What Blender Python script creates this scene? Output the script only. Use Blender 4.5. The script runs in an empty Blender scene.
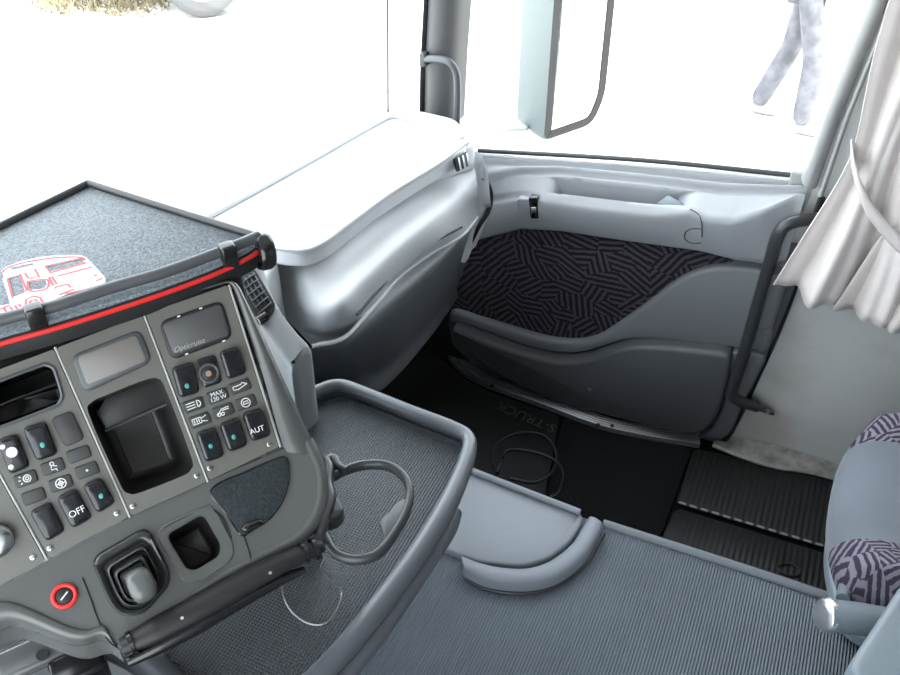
import bpy, bmesh, math, random
import numpy as np
from mathutils import Vector, Matrix

random.seed(4); rng = np.random.default_rng(4)
scene = bpy.context.scene
COL = scene.collection

# ------------------------------------------------------------------ camera
F_PX, PITCH, ROLL, HEAD = 870.0, math.radians(39.3), math.radians(0.3), math.radians(65.7)
CAM = np.array([-0.60, 0.0, 1.5])
FWD = np.array([math.sin(HEAD)*math.cos(PITCH), math.cos(HEAD)*math.cos(PITCH), -math.sin(PITCH)])
RGT0 = np.array([math.cos(HEAD), -math.sin(HEAD), 0.0]); UP0 = np.cross(RGT0, FWD)
RGT = RGT0*math.cos(ROLL)+UP0*math.sin(ROLL); UPV = -RGT0*math.sin(ROLL)+UP0*math.cos(ROLL)
cd = bpy.data.cameras.new('camera'); cam = bpy.data.objects.new('camera', cd); COL.objects.link(cam)
cd.sensor_width = 36.0; cd.lens = F_PX/900*36.0; cd.clip_start = 0.02
M = Matrix((RGT, UPV, -FWD)).transposed().to_4x4(); M.translation = Vector(CAM)
cam.matrix_world = M
scene.camera = cam

# ------------------------------------------------------------------ sky, sun, exposure
scene.view_settings.view_transform = 'Standard'; scene.view_settings.look = 'None'
scene.view_settings.gamma = 1.0; scene.view_settings.use_curve_mapping = False
scene.view_settings.exposure = 1.6
w = bpy.data.worlds.new('sky'); scene.world = w; w.use_nodes = True
nt = w.node_tree; nt.nodes.clear()
wo = nt.nodes.new('ShaderNodeOutputWorld'); bg = nt.nodes.new('ShaderNodeBackground')
bg.inputs['Color'].default_value = (.87, .94, 1.0, 1); bg.inputs['Strength'].default_value = 2.2
nt.links.new(bg.outputs[0], wo.inputs[0])
sd = bpy.data.lights.new('sun', 'SUN'); sun = bpy.data.objects.new('sun', sd); COL.objects.link(sun)
sd.energy = 5.0; sd.angle = math.radians(1.0); sd.color = (1.0, 0.96, 0.90)
sun.rotation_euler = Vector((0.05, 0.8, -1.25)).to_track_quat('-Z', 'Y').to_euler()

# ------------------------------------------------------------------ pixel -> place
def ray(x, y):
    return FWD+(x-450)/F_PX*RGT+(337.5-y)/F_PX*UPV
def P_ax(x, y, ax, v):
    d = ray(x, y); return CAM+d*((v-CAM[ax])/d[ax])
def Px(x, y, v=0.98): return P_ax(x, y, 0, v)
def Py(x, y, v): return P_ax(x, y, 1, v)
def Pz(x, y, v): return P_ax(x, y, 2, v)
def Ppl(x, y, p0, n):
    d = ray(x, y); return CAM+d*(np.dot(p0-CAM, n)/np.dot(d, n))

# ------------------------------------------------------------------ materials
MATS = {}
def mat(name, col, rough=0.5, spec=0.5, bump=0, bscale=300, var=0, vscale=6, metal=0, coat=0, sheen=0):
    m = bpy.data.materials.new(name); m.use_nodes = True; MATS[name] = m
    t = m.node_tree; b = t.nodes['Principled BSDF']
    b.inputs['Base Color'].default_value = (*col, 1); b.inputs['Roughness'].default_value = rough
    b.inputs['Specular IOR Level'].default_value = spec; b.inputs['Metallic'].default_value = metal
    b.inputs['Coat Weight'].default_value = coat; b.inputs['Coat Roughness'].default_value = 0.1
    b.inputs['Sheen Weight'].default_value = sheen
    tc = t.nodes.new('ShaderNodeTexCoord')
    if var:
        n = t.nodes.new('ShaderNodeTexNoise'); n.inputs['Scale'].default_value = vscale; n.inputs['Detail'].default_value = 6
        t.links.new(tc.outputs['Object'], n.inputs['Vector'])
        r = t.nodes.new('ShaderNodeValToRGB'); r.color_ramp.elements[0].position = .3; r.color_ramp.elements[1].position = .7
        r.color_ramp.elements[0].color = (*[c*(1-var) for c in col], 1); r.color_ramp.elements[1].color = (*[min(1, c*(1+var)) for c in col], 1)
        t.links.new(n.outputs['Fac'], r.inputs['Fac']); t.links.new(r.outputs['Color'], b.inputs['Base Color'])
    if bump:
        n = t.nodes.new('ShaderNodeTexNoise'); n.inputs['Scale'].default_value = bscale; n.inputs['Detail'].default_value = 3
        t.links.new(tc.outputs['Object'], n.inputs['Vector'])
        bp = t.nodes.new('ShaderNodeBump'); bp.inputs['Strength'].default_value = bump; bp.inputs['Distance'].default_value = 0.001
        t.links.new(n.outputs['Fac'], bp.inputs['Height']); t.links.new(bp.outputs['Normal'], b.inputs['Normal'])
    return m
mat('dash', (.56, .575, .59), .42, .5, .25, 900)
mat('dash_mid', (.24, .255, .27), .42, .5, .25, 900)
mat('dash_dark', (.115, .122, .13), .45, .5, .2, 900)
mat('door', (.135, .142, .152), .45, .5, .3, 900)
mat('door_dark', (.085, .09, .096), .5, .5, .3, 900)
mat('console', (.10, .10, .095), .36, .5, .15, 1200)
mat('console_body', (.082, .084, .083), .24, .5, .15, 1200)
mat('panel', (.105, .103, .092), .42, .5, .15, 1500)
mat('divider', (.30, .30, .29), .25, .6)  # ridges lighter than the console body: their highlight is put into the colour
mat('tile', (.03, .03, .03), .5, .4)
mat('switch', (.010, .011, .013), .16, .5)
mat('gaiter', (.022, .023, .025), .25, .6)
mat('door_light', (.26, .27, .285), .42, .5, .3, 900)
mat('pocket', (.065, .068, .074), .45, .5, .3, 900)
mat('wall_dirt', (.30, .29, .275), .9, .2, .5, 200, .4, 30)
mat('stitch', (.28, .28, .27), .8, .2)
mat('rubber_print', (.05, .05, .051), .7, .3)
mat('black', (.012, .012, .013), .45, .4, .2, 600)
mat('black_gloss', (.010, .010, .011), .2, .6)
mat('black_cavity', (.022, .021, .021), .38, .5)
mat('bar', (.03, .032, .035), .38, .5)
mat('felt', (.15, .175, .195), .95, .2, 1.0, 700, .5, 500, sheen=.35)
mat('pad_felt', (.022, .027, .03), .9, .2, 1.0, 700, .4, 400, sheen=.1)
mat('rim_grey', (.06, .066, .072), .4, .5)
mat('red', (.6, .02, .018), .35, .5)
mat('red_print', (.70, .14, .15), .8, .2)
mat('white_print', (.85, .72, .72), .8, .2)
mat('print', (.62, .63, .62), .6, .3)
mat('dim_print', (.30, .30, .29), .6, .3)
mat('socket', (.16, .09, .045), .4, .5)
mat('screen', (.15, .14, .132), .35, .5, 0, 1, .06, 20)
mat('card', (.06, .06, .062), .35, .5)
mat('led', (.05, .30, .27), .3, .5)
mat('chrome', (.9, .9, .91), .32, .5, metal=1)
mat('steel', (.45, .46, .47), .3, .5, metal=1)
mat('tray', (.085, .092, .103), .30, .5, .2, 900)
mat('tunnel', (.12, .135, .15), .5, .4, .2, 600)
mat('tunnel_pad', (.165, .182, .208), .5, .4, .25, 300, .05, 8)
mat('carpet', (.010, .0105, .011), 1.0, .1, 1.0, 350, .5, 250)
mat('rubber', (.009, .0095, .010), .6, .35, .3, 400)
mat('curtain', (.64, .59, .57), .9, .2, .5, 500, .04, 30, sheen=.2)
mat('pillar', (.30, .305, .30), .5, .4, .2, 500)
mat('pillar_dark', (.07, .07, .072), .55, .4, .2, 500)
mat('headliner', (.32, .32, .32), .9, .2)
mat('seat_grey', (.125, .14, .165), .8, .25, .6, 500, .12, 6, sheen=.2)
mat('seat_plastic', (.15, .18, .205), .45, .5, .2, 600)
mat('ground', (.62, .60, .57), .9, .2, 0, 1, .08, 1.5)
mat('jeans', (.12, .12, .135), .9, .2, 0, 1, .3, 12)  # cloth lightened: the veiling glare over the person is put into its colour
mat('jacket', (.12, .12, .135), .9, .2)
mat('skin', (.55, .36, .27), .6, .4)
mat('shoe', (.25, .25, .26), .7, .3)
mat('hair', (.05, .035, .025), .7, .3)
mat('van', (.75, .76, .77), .35, .5)
mat('tyre', (.10, .10, .105), .8, .3)
mat('glass_dark', (.03, .035, .04), .1, .5)
mat('grass', (.26, .22, .14), .9, .2)
mat('mirror_housing', (.24, .28, .28), .5, .5)
mat('mirror_glass', (.9, .92, .93), .03, .5, metal=1)
mat('wire', (.28, .28, .29), .35, .5, metal=.6)

def glass(name, tint, haze):
    m = bpy.data.materials.new(name); m.use_nodes = True; MATS[name] = m
    t = m.node_tree; t.nodes.remove(t.nodes['Principled BSDF']); out = t.nodes['Material Output']
    tr = t.nodes.new('ShaderNodeBsdfTransparent'); tr.inputs[0].default_value = (*tint, 1)
    gl = t.nodes.new('ShaderNodeBsdfGlossy'); gl.inputs['Roughness'].default_value = .02
    tl = t.nodes.new('ShaderNodeBsdfTranslucent'); tl.inputs[0].default_value = (.9, .95, 1, 1)
    m1 = t.nodes.new('ShaderNodeMixShader'); m1.inputs[0].default_value = haze
    m2 = t.nodes.new('ShaderNodeMixShader'); m2.inputs[0].default_value = .03
    t.links.new(tr.outputs[0], m1.inputs[1]); t.links.new(tl.outputs[0], m1.inputs[2])
    t.links.new(m1.outputs[0], m2.inputs[1]); t.links.new(gl.outputs[0], m2.inputs[2]); t.links.new(m2.outputs[0], out.inputs[0])
glass('glass', (.95, .97, .97), .0)

def ribbed(name, col, axis, pitch, strength, rough=.5, dots=False, var=.15):
    """moulded rubber: fine ribs as relief"""
    m = mat(name, col, rough, .45, 0, 1, var, 5); t = m.node_tree; b = t.nodes['Principled BSDF']
    tc = t.nodes.new('ShaderNodeTexCoord')
    def wave(ax):
        wv = t.nodes.new('ShaderNodeTexWave'); wv.bands_direction = ax; wv.wave_profile = 'SIN'
        wv.inputs['Scale'].default_value = 2*math.pi/20/pitch; wv.inputs['Distortion'].default_value = 0
        t.links.new(tc.outputs['Object'], wv.inputs['Vector']); return wv.outputs['Fac']
    h = wave(axis)
    if dots:
        mu = t.nodes.new('ShaderNodeMath'); mu.operation = 'MULTIPLY'
        t.links.new(h, mu.inputs[0]); t.links.new(wave('X' if axis == 'Y' else 'Y'), mu.inputs[1]); h = mu.outputs[0]
    bp = t.nodes.new('ShaderNodeBump'); bp.inputs['Strength'].default_value = strength; bp.inputs['Distance'].default_value = .0015
    t.links.new(h, bp.inputs['Height']); t.links.new(bp.outputs['Normal'], b.inputs['Normal'])
    return m
ribbed('tunnel_mat', (.075, .092, .11), 'Y', .0046, .9, .5)
ribbed('tray_mat', (.034, .040, .047), 'Y', .0036, 1.0, .42, True)
ribbed('rib_mat', (.011, .0115, .012), 'Y', .012, 1.0, .5)

def stripes(name, c1, c2, cell, pitch, planar):
    """woven pattern: patches of short strokes, each patch turned its own way"""
    m = mat(name, c1, .95, .15, .8, 900); t = m.node_tree; b = t.nodes['Principled BSDF']
    N = t.nodes.new; L = t.links.new
    tc = N('ShaderNodeTexCoord'); mp = N('ShaderNodeMapping'); L(tc.outputs['Object'], mp.inputs['Vector'])
    mp.inputs['Rotation'].default_value = planar
    fl = N('ShaderNodeVectorMath'); fl.operation = 'MULTIPLY'; fl.inputs[1].default_value = (1, 1, 0); L(mp.outputs[0], fl.inputs[0])
    vo = N('ShaderNodeTexVoronoi'); vo.voronoi_dimensions = '2D'; vo.inputs['Scale'].default_value = 1/cell; L(fl.outputs[0], vo.inputs['Vector'])
    sp = N('ShaderNodeSeparateXYZ'); L(fl.outputs[0], sp.inputs[0])
    sc_ = N('ShaderNodeSeparateColor'); L(vo.outputs['Color'], sc_.inputs[0])
    an = N('ShaderNodeMath'); an.operation = 'MULTIPLY'; an.inputs[1].default_value = 6.283; L(sc_.outputs[0], an.inputs[0])
    co = N('ShaderNodeMath'); co.operation = 'COSINE'; L(an.outputs[0], co.inputs[0])
    si = N('ShaderNodeMath'); si.operation = 'SINE'; L(an.outputs[0], si.inputs[0])
    a = N('ShaderNodeMath'); a.operation = 'MULTIPLY'; L(co.outputs[0], a.inputs[0]); L(sp.outputs[0], a.inputs[1])
    c = N('ShaderNodeMath'); c.operation = 'MULTIPLY'; L(si.outputs[0], c.inputs[0]); L(sp.outputs[1], c.inputs[1])
    s = N('ShaderNodeMath'); s.operation = 'ADD'; L(a.outputs[0], s.inputs[0]); L(c.outputs[0], s.inputs[1])
    k = N('ShaderNodeMath'); k.operation = 'MULTIPLY'; k.inputs[1].default_value = 6.283/pitch; L(s.outputs[0], k.inputs[0])
    nz = N('ShaderNodeTexNoise'); nz.inputs['Scale'].default_value = 120; L(tc.outputs['Object'], nz.inputs['Vector'])
    k2 = N('ShaderNodeMath'); k2.operation = 'MULTIPLY_ADD'; k2.inputs[1].default_value = 2.2; L(nz.outputs['Fac'], k2.inputs[0]); L(k.outputs[0], k2.inputs[2])
    w_ = N('ShaderNodeMath'); w_.operation = 'SINE'; L(k2.outputs[0], w_.inputs[0])
    r = N('ShaderNodeValToRGB'); r.color_ramp.elements[0].position = .30; r.color_ramp.elements[1].position = .62
    r.color_ramp.elements[0].color = (*c1, 1); r.color_ramp.elements[1].color = (*c2, 1)
    w2 = N('ShaderNodeMath'); w2.operation = 'MULTIPLY_ADD'; w2.inputs[1].default_value = .5; w2.inputs[2].default_value = .5; L(w_.outputs[0], w2.inputs[0])
    L(w2.outputs[0], r.inputs['Fac']); L(r.outputs['Color'], b.inputs['Base Color'])
stripes('door_fabric', (.062, .054, .064), (.015, .013, .020), .048, .0138, (0, math.radians(90), 0))
stripes('seat_fabric', (.19, .175, .215), (.04, .032, .052), .030, .0088, (0, 0, 0))

def wall_fabric():
    m = mat('wall_fabric', (.40,.40,.40), .9, .2, .6, 250); t = m.node_tree; b = t.nodes['Principled BSDF']
    N = t.nodes.new; L = t.links.new
    tc = N('ShaderNodeTexCoord'); n1 = N('ShaderNodeTexNoise'); n1.inputs['Scale'].default_value = 5; n1.inputs['Detail'].default_value = 8
    L(tc.outputs['Object'], n1.inputs['Vector'])
    r = N('ShaderNodeValToRGB'); e = r.color_ramp.elements
    e[0].position = .30; e[0].color = (.40, .375, .33, 1); e[1].position = .46; e[1].color = (.47, .475, .47, 1)
    L(n1.outputs['Fac'], r.inputs['Fac']); L(r.outputs['Color'], b.inputs['Base Color'])
wall_fabric()

# ------------------------------------------------------------------ mesh helpers
def link(name, me, m=None, parent=None, smooth=True):
    o = bpy.data.objects.new(name, me); COL.objects.link(o)
    if m: me.materials.append(MATS[m])
    if smooth:
        for p in me.polygons: p.use_smooth = True
    if parent: o.parent = parent
    return o
def mesh(name, v, f, m, parent=None, smooth=True, bevel=0, angle=None):
    me = bpy.data.meshes.new(name); me.from_pydata([tuple(map(float, p)) for p in v], [], f); me.validate()
    bm = bmesh.new(); bm.from_mesh(me); bmesh.ops.recalc_face_normals(bm, faces=bm.faces)
    if bevel:
        es = [e for e in bm.edges if len(e.link_faces) == 2 and e.calc_face_angle(0) > .5]
        bmesh.ops.bevel(bm, geom=es, offset=bevel, segments=3, profile=.5, affect='EDGES', clamp_overlap=True)
    if smooth:
        for e in bm.edges:
            if len(e.link_faces) == 2 and e.calc_face_angle(0) > (angle or .7): e.smooth = False
    bm.to_mesh(me); bm.free()
    return link(name, me, m, parent, smooth)
def thing(name, loc=(0, 0, 0)):
    o = bpy.data.objects.new(name, None); COL.objects.link(o); o.location = [float(c) for c in loc]; o.empty_display_size = .05
    return o
def adopt(root):
    """children were modelled in world coordinates: keep them there under the moved Empty"""
    bpy.context.view_layer.update()
    for c in root.children: c.matrix_parent_inverse = root.matrix_world.inverted()
def tag(o, label, cat, group=None):
    o['label'] = label; o['category'] = cat
    if group: o['group'] = group
    return o
def struct(o, label=None):
    o['kind'] = 'structure'
    if label: o['label'] = label
    return o
def cr(pts, n, closed=False):
    """Catmull-Rom through pts, n samples by chord length"""
    p = np.asarray(pts, float)
    if closed: p = np.vstack([p, p[:1]])
    if len(p) == 2:
        return p[0]+(p[1]-p[0])*np.linspace(0, 1, n)[:, None]
    d = np.r_[0, np.cumsum(np.maximum(np.linalg.norm(np.diff(p, axis=0), axis=1), 1e-9)**.5)]
    tg = np.zeros_like(p)
    tg[1:-1] = (p[2:]-p[:-2])/(d[2:]-d[:-2])[:, None]
    tg[0] = (p[1]-p[0])/(d[1]-d[0]); tg[-1] = (p[-1]-p[-2])/(d[-1]-d[-2])
    if closed:
        tg[0] = tg[-1] = (p[1]-p[-2])/((d[1]-d[0])+(d[-1]-d[-2]))
    ts = np.linspace(0, d[-1], n+1)[:-1] if closed else np.linspace(0, d[-1], n)
    i = np.clip(np.searchsorted(d, ts, 'right')-1, 0, len(p)-2); h = (d[i+1]-d[i])[:, None]; s = ((ts-d[i])/(d[i+1]-d[i]))[:, None]
    return (2*s**3-3*s**2+1)*p[i]+(s**3-2*s**2+s)*h*tg[i]+(-2*s**3+3*s**2)*p[i+1]+(s**3-s**2)*h*tg[i+1]
def grid_faces(a, b, wrap=False, off=0):
    f = []
    for i in range(a-1):
        for j in range(b if wrap else b-1):
            k = (j+1) % b; f.append((off+i*b+j, off+i*b+k, off+(i+1)*b+k, off+(i+1)*b+j))
    return f
def loft(name, curves, n, m_, mt, parent=None, thick=0, smooth_across=True):
    cs = np.array([cr(c, n) for c in curves])
    G = np.array([cr(cs[:, i], m_) for i in range(n)]) if smooth_across else np.transpose(cs, (1, 0, 2))
    a, b = G.shape[:2]
    o = mesh(name, G.reshape(-1, 3), grid_faces(a, b), mt, parent, angle=1.2)
    if thick:
        sm = o.modifiers.new('solid', 'SOLIDIFY'); sm.thickness = thick; sm.offset = -1
    return o
def tube_geo(path, r, seg=10, closed=False, flat=1.0, caps=True, ref=None):
    p = np.asarray(path, float); n = len(p); r = np.broadcast_to(np.asarray(r, float), (n,))
    t = np.gradient(p, axis=0) if not closed else np.roll(p, -1, 0)-np.roll(p, 1, 0)
    t /= np.linalg.norm(t, axis=1)[:, None]
    v = []; ref = np.array([0, 0, 1.]) if ref is None else np.array(ref, float)
    u = ref-t[0]*np.dot(ref, t[0])
    if np.linalg.norm(u) < 1e-3: u = np.array([1., 0, 0])-t[0]*t[0][0]
    u /= np.linalg.norm(u)
    for i in range(n):
        u = u-t[i]*np.dot(u, t[i]); u /= np.linalg.norm(u); w_ = np.cross(t[i], u)
        for k in range(seg):
            a = 2*math.pi*k/seg; v.append(p[i]+r[i]*(math.cos(a)*u*flat+math.sin(a)*w_))
    f = grid_faces(n, seg, True)
    if closed:
        f += [((n-1)*seg+j, (n-1)*seg+(j+1) % seg, (j+1) % seg, j) for j in range(seg)]
    elif caps:
        f += [tuple(range(seg))[::-1], tuple((n-1)*seg+j for j in range(seg))]
    return v, f
def tube(name, path, r, mt, parent=None, n=40, seg=12, closed=False, flat=1.0, smooth=True, ref=None):
    p = cr(path, n, closed) if smooth else np.asarray(path, float)
    if np.ndim(r) and len(r) != len(p): r = np.interp(np.linspace(0, 1, len(p)), np.linspace(0, 1, len(r)), r)
    v, f = tube_geo(p, r, seg, closed, flat, ref=ref)
    return mesh(name, v, f, mt, parent, angle=1.0)
def box(name, c, s, mt, parent=None, bevel=.004, rot=None):
    c = np.array(c, float); s = np.array(s, float)/2
    v = [np.array([i, j, k])*s for i in (-1, 1) for j in (-1, 1) for k in (-1, 1)]
    if rot is not None: v = [np.array(rot @ Vector(p)) for p in v]
    f = [(0, 1, 3, 2), (4, 6, 7, 5), (0, 4, 5, 1), (2, 3, 7, 6), (0, 2, 6, 4), (1, 5, 7, 3)]
    return mesh(name, [p+c for p in v], f, mt, parent, True, bevel)
def rounded(corners, r, k=5):
    """planar polygon with rounded corners"""
    c = [np.array(p, float) for p in corners]; out = []; n = len(c)
    rs = r if isinstance(r, (list, tuple)) else [r]*n
    for i in range(n):
        p, a, b = c[i], c[i-1], c[(i+1) % n]
        da, db = a-p, b-p; la, lb = np.linalg.norm(da), np.linalg.norm(db)
        d = min(rs[i], la*.49, lb*.49)
        if d < 1e-5: out.append(p); continue
        A, B = p+da/la*d, p+db/lb*d
        for j in range(k+1):
            t = j/k; out.append((1-t)**2*A+2*t*(1-t)*p+t*t*B)
    return np.array(out)
def inset(loop, d, n):
    """shrink a planar loop by d within the plane of normal n"""
    L = np.asarray(loop, float); t = np.roll(L, -1, 0)-np.roll(L, 1, 0); t /= np.linalg.norm(t, axis=1)[:, None]+1e-12
    s = np.cross(np.broadcast_to(n, t.shape), t)
    c = L.mean(0); area = np.sum(np.cross(L-c, np.roll(L, -1, 0)-c) @ n)
    return L+s*(d if area > 0 else -d)
def slab(name, loop, n, h, mt, parent=None, rnd=.001, base=0, crown=0, smooth=True):
    """plate standing h proud of its plane with a rounded rim; base<0 sinks it"""
    n = np.array(n, float); L = np.asarray(loop, float)
    rings = [L+n*base, L+n*(h-rnd), inset(L, rnd*.3, n)+n*(h-rnd*.3), inset(L, rnd, n)+n*h]
    if crown: rings.append(inset(L, rnd+crown*3, n)+n*(h+crown*.8))
    k = len(L); v = np.vstack(rings); f = grid_faces(len(rings), k, True)
    f.append(tuple((len(rings)-1)*k+j for j in range(k))); f.append(tuple(range(k))[::-1])
    return mesh(name, v, f, mt, parent, smooth, angle=.9)
def plate_holes(name, outline, holes, n, mt, parent=None, thick=.01):
    """flat plate with real openings, walls of the given depth around outline and holes"""
    bm = bmesh.new(); n = np.array(n, float)
    for loop in [outline]+holes:
        vs = [bm.verts.new(tuple(p)) for p in loop]
        for i in range(len(vs)): bm.edges.new((vs[i], vs[(i+1) % len(vs)]))
    bmesh.ops.triangle_fill(bm, use_beauty=True, use_dissolve=False, edges=bm.edges[:], normal=Vector(n))
    be = [e for e in bm.edges if len(e.link_faces) == 1]
    r = bmesh.ops.extrude_edge_only(bm, edges=be)
    for v in r['geom']:
        if isinstance(v, bmesh.types.BMVert): v.co -= Vector(n)*thick
    bmesh.ops.recalc_face_normals(bm, faces=bm.faces)
    me = bpy.data.meshes.new(name); bm.to_mesh(me); bm.free()
    return link(name, me, mt, parent, False)
def cup(name, loop, n, depth, mt, parent=None, taper=.003, r=.004):
    """open recess sunk below a hole"""
    n = np.array(n, float); L = np.asarray(loop, float)
    rings = [L, inset(L, taper*.5, n)-n*(depth-r), inset(L, taper*.5+r*.3, n)-n*(depth-r*.3), inset(L, taper*.5+r, n)-n*depth]
    k = len(L); f = grid_faces(4, k, True); f.append(tuple(3*k+j for j in range(k)))
    return mesh(name, np.vstack(rings), f, mt, parent, True, angle=.9)
def ribbon(name, lines, O, ex, ey, n, width, mt, parent=None, lift=.0003):
    """flat printed strokes; lines are polylines in (ex, ey) metres from O"""
    v = []; f = []
    for ln in lines:
        p = np.array([O+ex*a+ey*b for a, b in ln]); t = np.gradient(p, axis=0); t /= np.linalg.norm(t, axis=1)[:, None]+1e-12
        s = np.cross(np.broadcast_to(n, t.shape), t); k0 = len(v)
        for i in range(len(p)): v += [p[i]+s[i]*width/2+n*lift, p[i]-s[i]*width/2+n*lift]
        f += [(k0+2*i, k0+2*i+1, k0+2*i+3, k0+2*i+2) for i in range(len(p)-1)]
    return mesh(name, v, f, mt, parent, False)
def text(name, s, O, ex, ey, n, size, mt, parent=None, lift=.0004, shear=0, align='CENTER'):
    cu = bpy.data.curves.new(name, 'FONT'); cu.body = s; cu.size = size; cu.align_x = align; cu.align_y = 'CENTER'; cu.shear = shear; cu.extrude = .0001
    to = bpy.data.objects.new(name, cu); COL.objects.link(to); bpy.context.view_layer.update()
    me = bpy.data.meshes.new_from_object(to.evaluated_get(bpy.context.evaluated_depsgraph_get()))
    bpy.data.objects.remove(to)
    me.transform(Matrix(((ex[0], ey[0], n[0], O[0]+n[0]*lift), (ex[1], ey[1], n[1], O[1]+n[1]*lift), (ex[2], ey[2], n[2], O[2]+n[2]*lift), (0, 0, 0, 1))))
    me.materials.clear()
    return link(name, me, mt, parent, False)
def arc(cx, cy, r, a0, a1, k=14):
    return [(cx+r*math.cos(math.radians(a0+(a1-a0)*i/k)), cy+r*math.sin(math.radians(a0+(a1-a0)*i/k))) for i in range(k+1)]
def pad(name, px, x_base, x_top, rnd, mt, parent=None, n=120, smoothc=True):
    """panel on the door: outline traced at the door plane, standing off to x_top"""
    L = np.array([Px(x, y, x_top) for x, y in px]); 
    L = cr(L, n, True) if smoothc else L
    return slab(name, L, (-1, 0, 0), 0, mt, parent, rnd, base=-(x_base-x_top))
Zv = np.array([0, 0, 1.]); X_IN = np.array([1., 0, 0])

# ================================================================== STRUCTURE
GZ = -1.3
struct(mesh('ground', [(-60, -60, GZ), (60, -60, GZ), (60, 60, GZ), (-60, 60, GZ)], [(0, 1, 2, 3)], 'ground', smooth=False), 'pale bare yard outside the cab')
struct(box('floor', (0, -.12, -.04), (2.06, 2.2, .08), 'carpet', bevel=0), 'black carpeted cab floor')
struct(box('ceiling', (0, -.16, 1.99), (2.10, 2.16, .06), 'headliner', bevel=0))
struct(box('wall_rear', (0, -1.25, .98), (2.10, .06, 2.0), 'headliner', bevel=0))
# passenger side wall behind the door
wr = mesh('wall_right', [(1.0, .03, .0), (1.0, -1.22, .0), (1.0, -1.22, 1.96), (1.0, -.03, 1.96), (1.0, -.03, .72),
          (1.06, .03, .0), (1.06, -1.22, .0), (1.06, -1.22, 1.96), (1.06, -.03, 1.96), (1.06, -.03, .72)],
          [(0, 1, 2, 3, 4), (5, 9, 8, 7, 6), (0, 5, 6, 1), (1, 6, 7, 2), (2, 7, 8, 3), (3, 8, 9, 4), (4, 9, 5, 0)], 'wall_fabric', smooth=False)
struct(wr, 'pale stained fabric side wall behind the door')
kp = mesh('trim_6', [(.985, .64, -.0), (1.05, .64, 0), (1.05, .95, 0), (.985, .95, 0), (.985, .64, .56), (1.05, .64, .56), (1.05, .95, .56), (.985, .95, .56)], [(0, 1, 2, 3), (4, 7, 6, 5), (0, 4, 5, 1), (1, 5, 6, 2), (2, 6, 7, 3), (3, 7, 4, 0)], 'black', smooth=False); struct(kp, 'dark kick panel ahead of the door')
# driver side: low door, post, header
wl = thing('wall_left', (-1.03, 0, 0)); struct(wl)
for c, s in (((-1.03, -.16, .36), (.06, 2.1, .72)), ((-1.03, -.8, 1.33), (.06, .9, 1.24)), ((-1.03, .33, 1.87), (.06, 1.36, .18)), ((-1.03, .84, 1.25), (.06, .10, 1.06))):
    box('side_panel', c, s, 'headliner', wl, 0)
adopt(wl)
# windscreen: upright, curved in plan
def ws_y(x, z): return .97-.13*abs(x/1.02)**2.6-.10*(z-.7)
wsx = np.linspace(-1.02, 1.0, 33); V = []
for z in (.68, 1.96):
    V += [(x, ws_y(x, z), z) for x in wsx]
g2 = mesh('window_2', V, [(i, i+1, 33+i+1, 33+i) for i in range(32)], 'glass'); struct(g2, 'curved windscreen over the dashboard')
tube('seal', [(x, ws_y(x, .685)-.004, .690) for x in wsx[2:-4]], .008, 'bar', g2, smooth=False, seg=8)
# thin upright seal line at the windscreen's side
pA = Py(388, 112, .80); pB = Py(387.5, -60, .78)
tube('seal', [pA, (pA+pB)/2, pB], .0022, 'pillar_dark', g2, n=8, seg=8)
V = []
for z in (0.0, .655): V += [(x, ws_y(x, .70)-.012, z) for x in wsx]
struct(mesh('wall_front', V, [(i, i+1, 33+i+1, 33+i) for i in range(32)], 'black'), 'dark bulkhead ahead of the footwell')
# header over the windscreen
struct(box('trim_4', (0, .82, 1.90), (2.04, .10, .16), 'headliner', bevel=.02))
# A pillar
ap = thing('trim_1', (.99, .75, .6)); struct(ap, 'dark grey upright front pillar')
def pillar(name, px_l, px_r, xa, mt, parent, depth=.05, k=9):
    """upright trim between two traced edges, bellied towards the cabin"""
    rows = []
    for (a, b) in zip(px_l, px_r):
        A = Px(*a, xa); B = Px(*b, xa); r = []
        for j in range(k):
            t = j/(k-1); p = A+(B-A)*t; p = p+np.array([-.6*depth*math.sin(math.pi*t)**.6, 0, 0]); r.append(p)
        r += [B+np.array([depth, 0, 0]), A+np.array([depth, 0, 0])]
        rows.append(r)
    R = np.array(rows); kk = R.shape[1]
    f = grid_faces(len(rows), kk, True)+[tuple(range(kk)), tuple((len(rows)-1)*kk+j for j in range(kk))]
    return mesh(name, R.reshape(-1, 3), f, mt, parent, angle=.9)
pillar('pillar_cover', [(424, 125), (425, 60), (428, 0), (436, -190)], [(455, 125), (458, 60), (462, 0), (472, -190)], .99, 'pillar_dark', ap)
pillar('pillar_edge', [(420.5, 125), (422, 60), (425.5, 0), (432, -190)], [(425, 125), (426.5, 60), (430, 0), (437, -190)], .985, 'rim_grey', ap, .03)
adopt(ap)
# B pillar window post
bp_ = thing('trim_2', (1.0, -.03, .7)); struct(bp_, 'light grey sloping window post at the rear of the door')
pillar('post_cover', [(801, 178), (822, 115), (845, 55), (866, 0), (925, -170)], [(817, 187), (841, 118), (865, 58), (889, 0), (948, -170)], 1.0, 'pillar', bp_, .04)
pillar('post_edge', [(817, 192), (842, 118), (866, 58), (890, 0), (949, -170)], [(823, 197), (849, 120), (873, 60), (897, 0), (957, -170)], 1.0, 'wall_fabric', bp_, .025)
box('post_foot', (1.03, -.015, .58), (.05, .07, .25), 'pillar', bp_, .006)
adopt(bp_)
# header over the side window
struct(box('trim_5', (1.02, .40, 1.90), (.08, .86, .16), 'headliner', bevel=.02))
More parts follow.
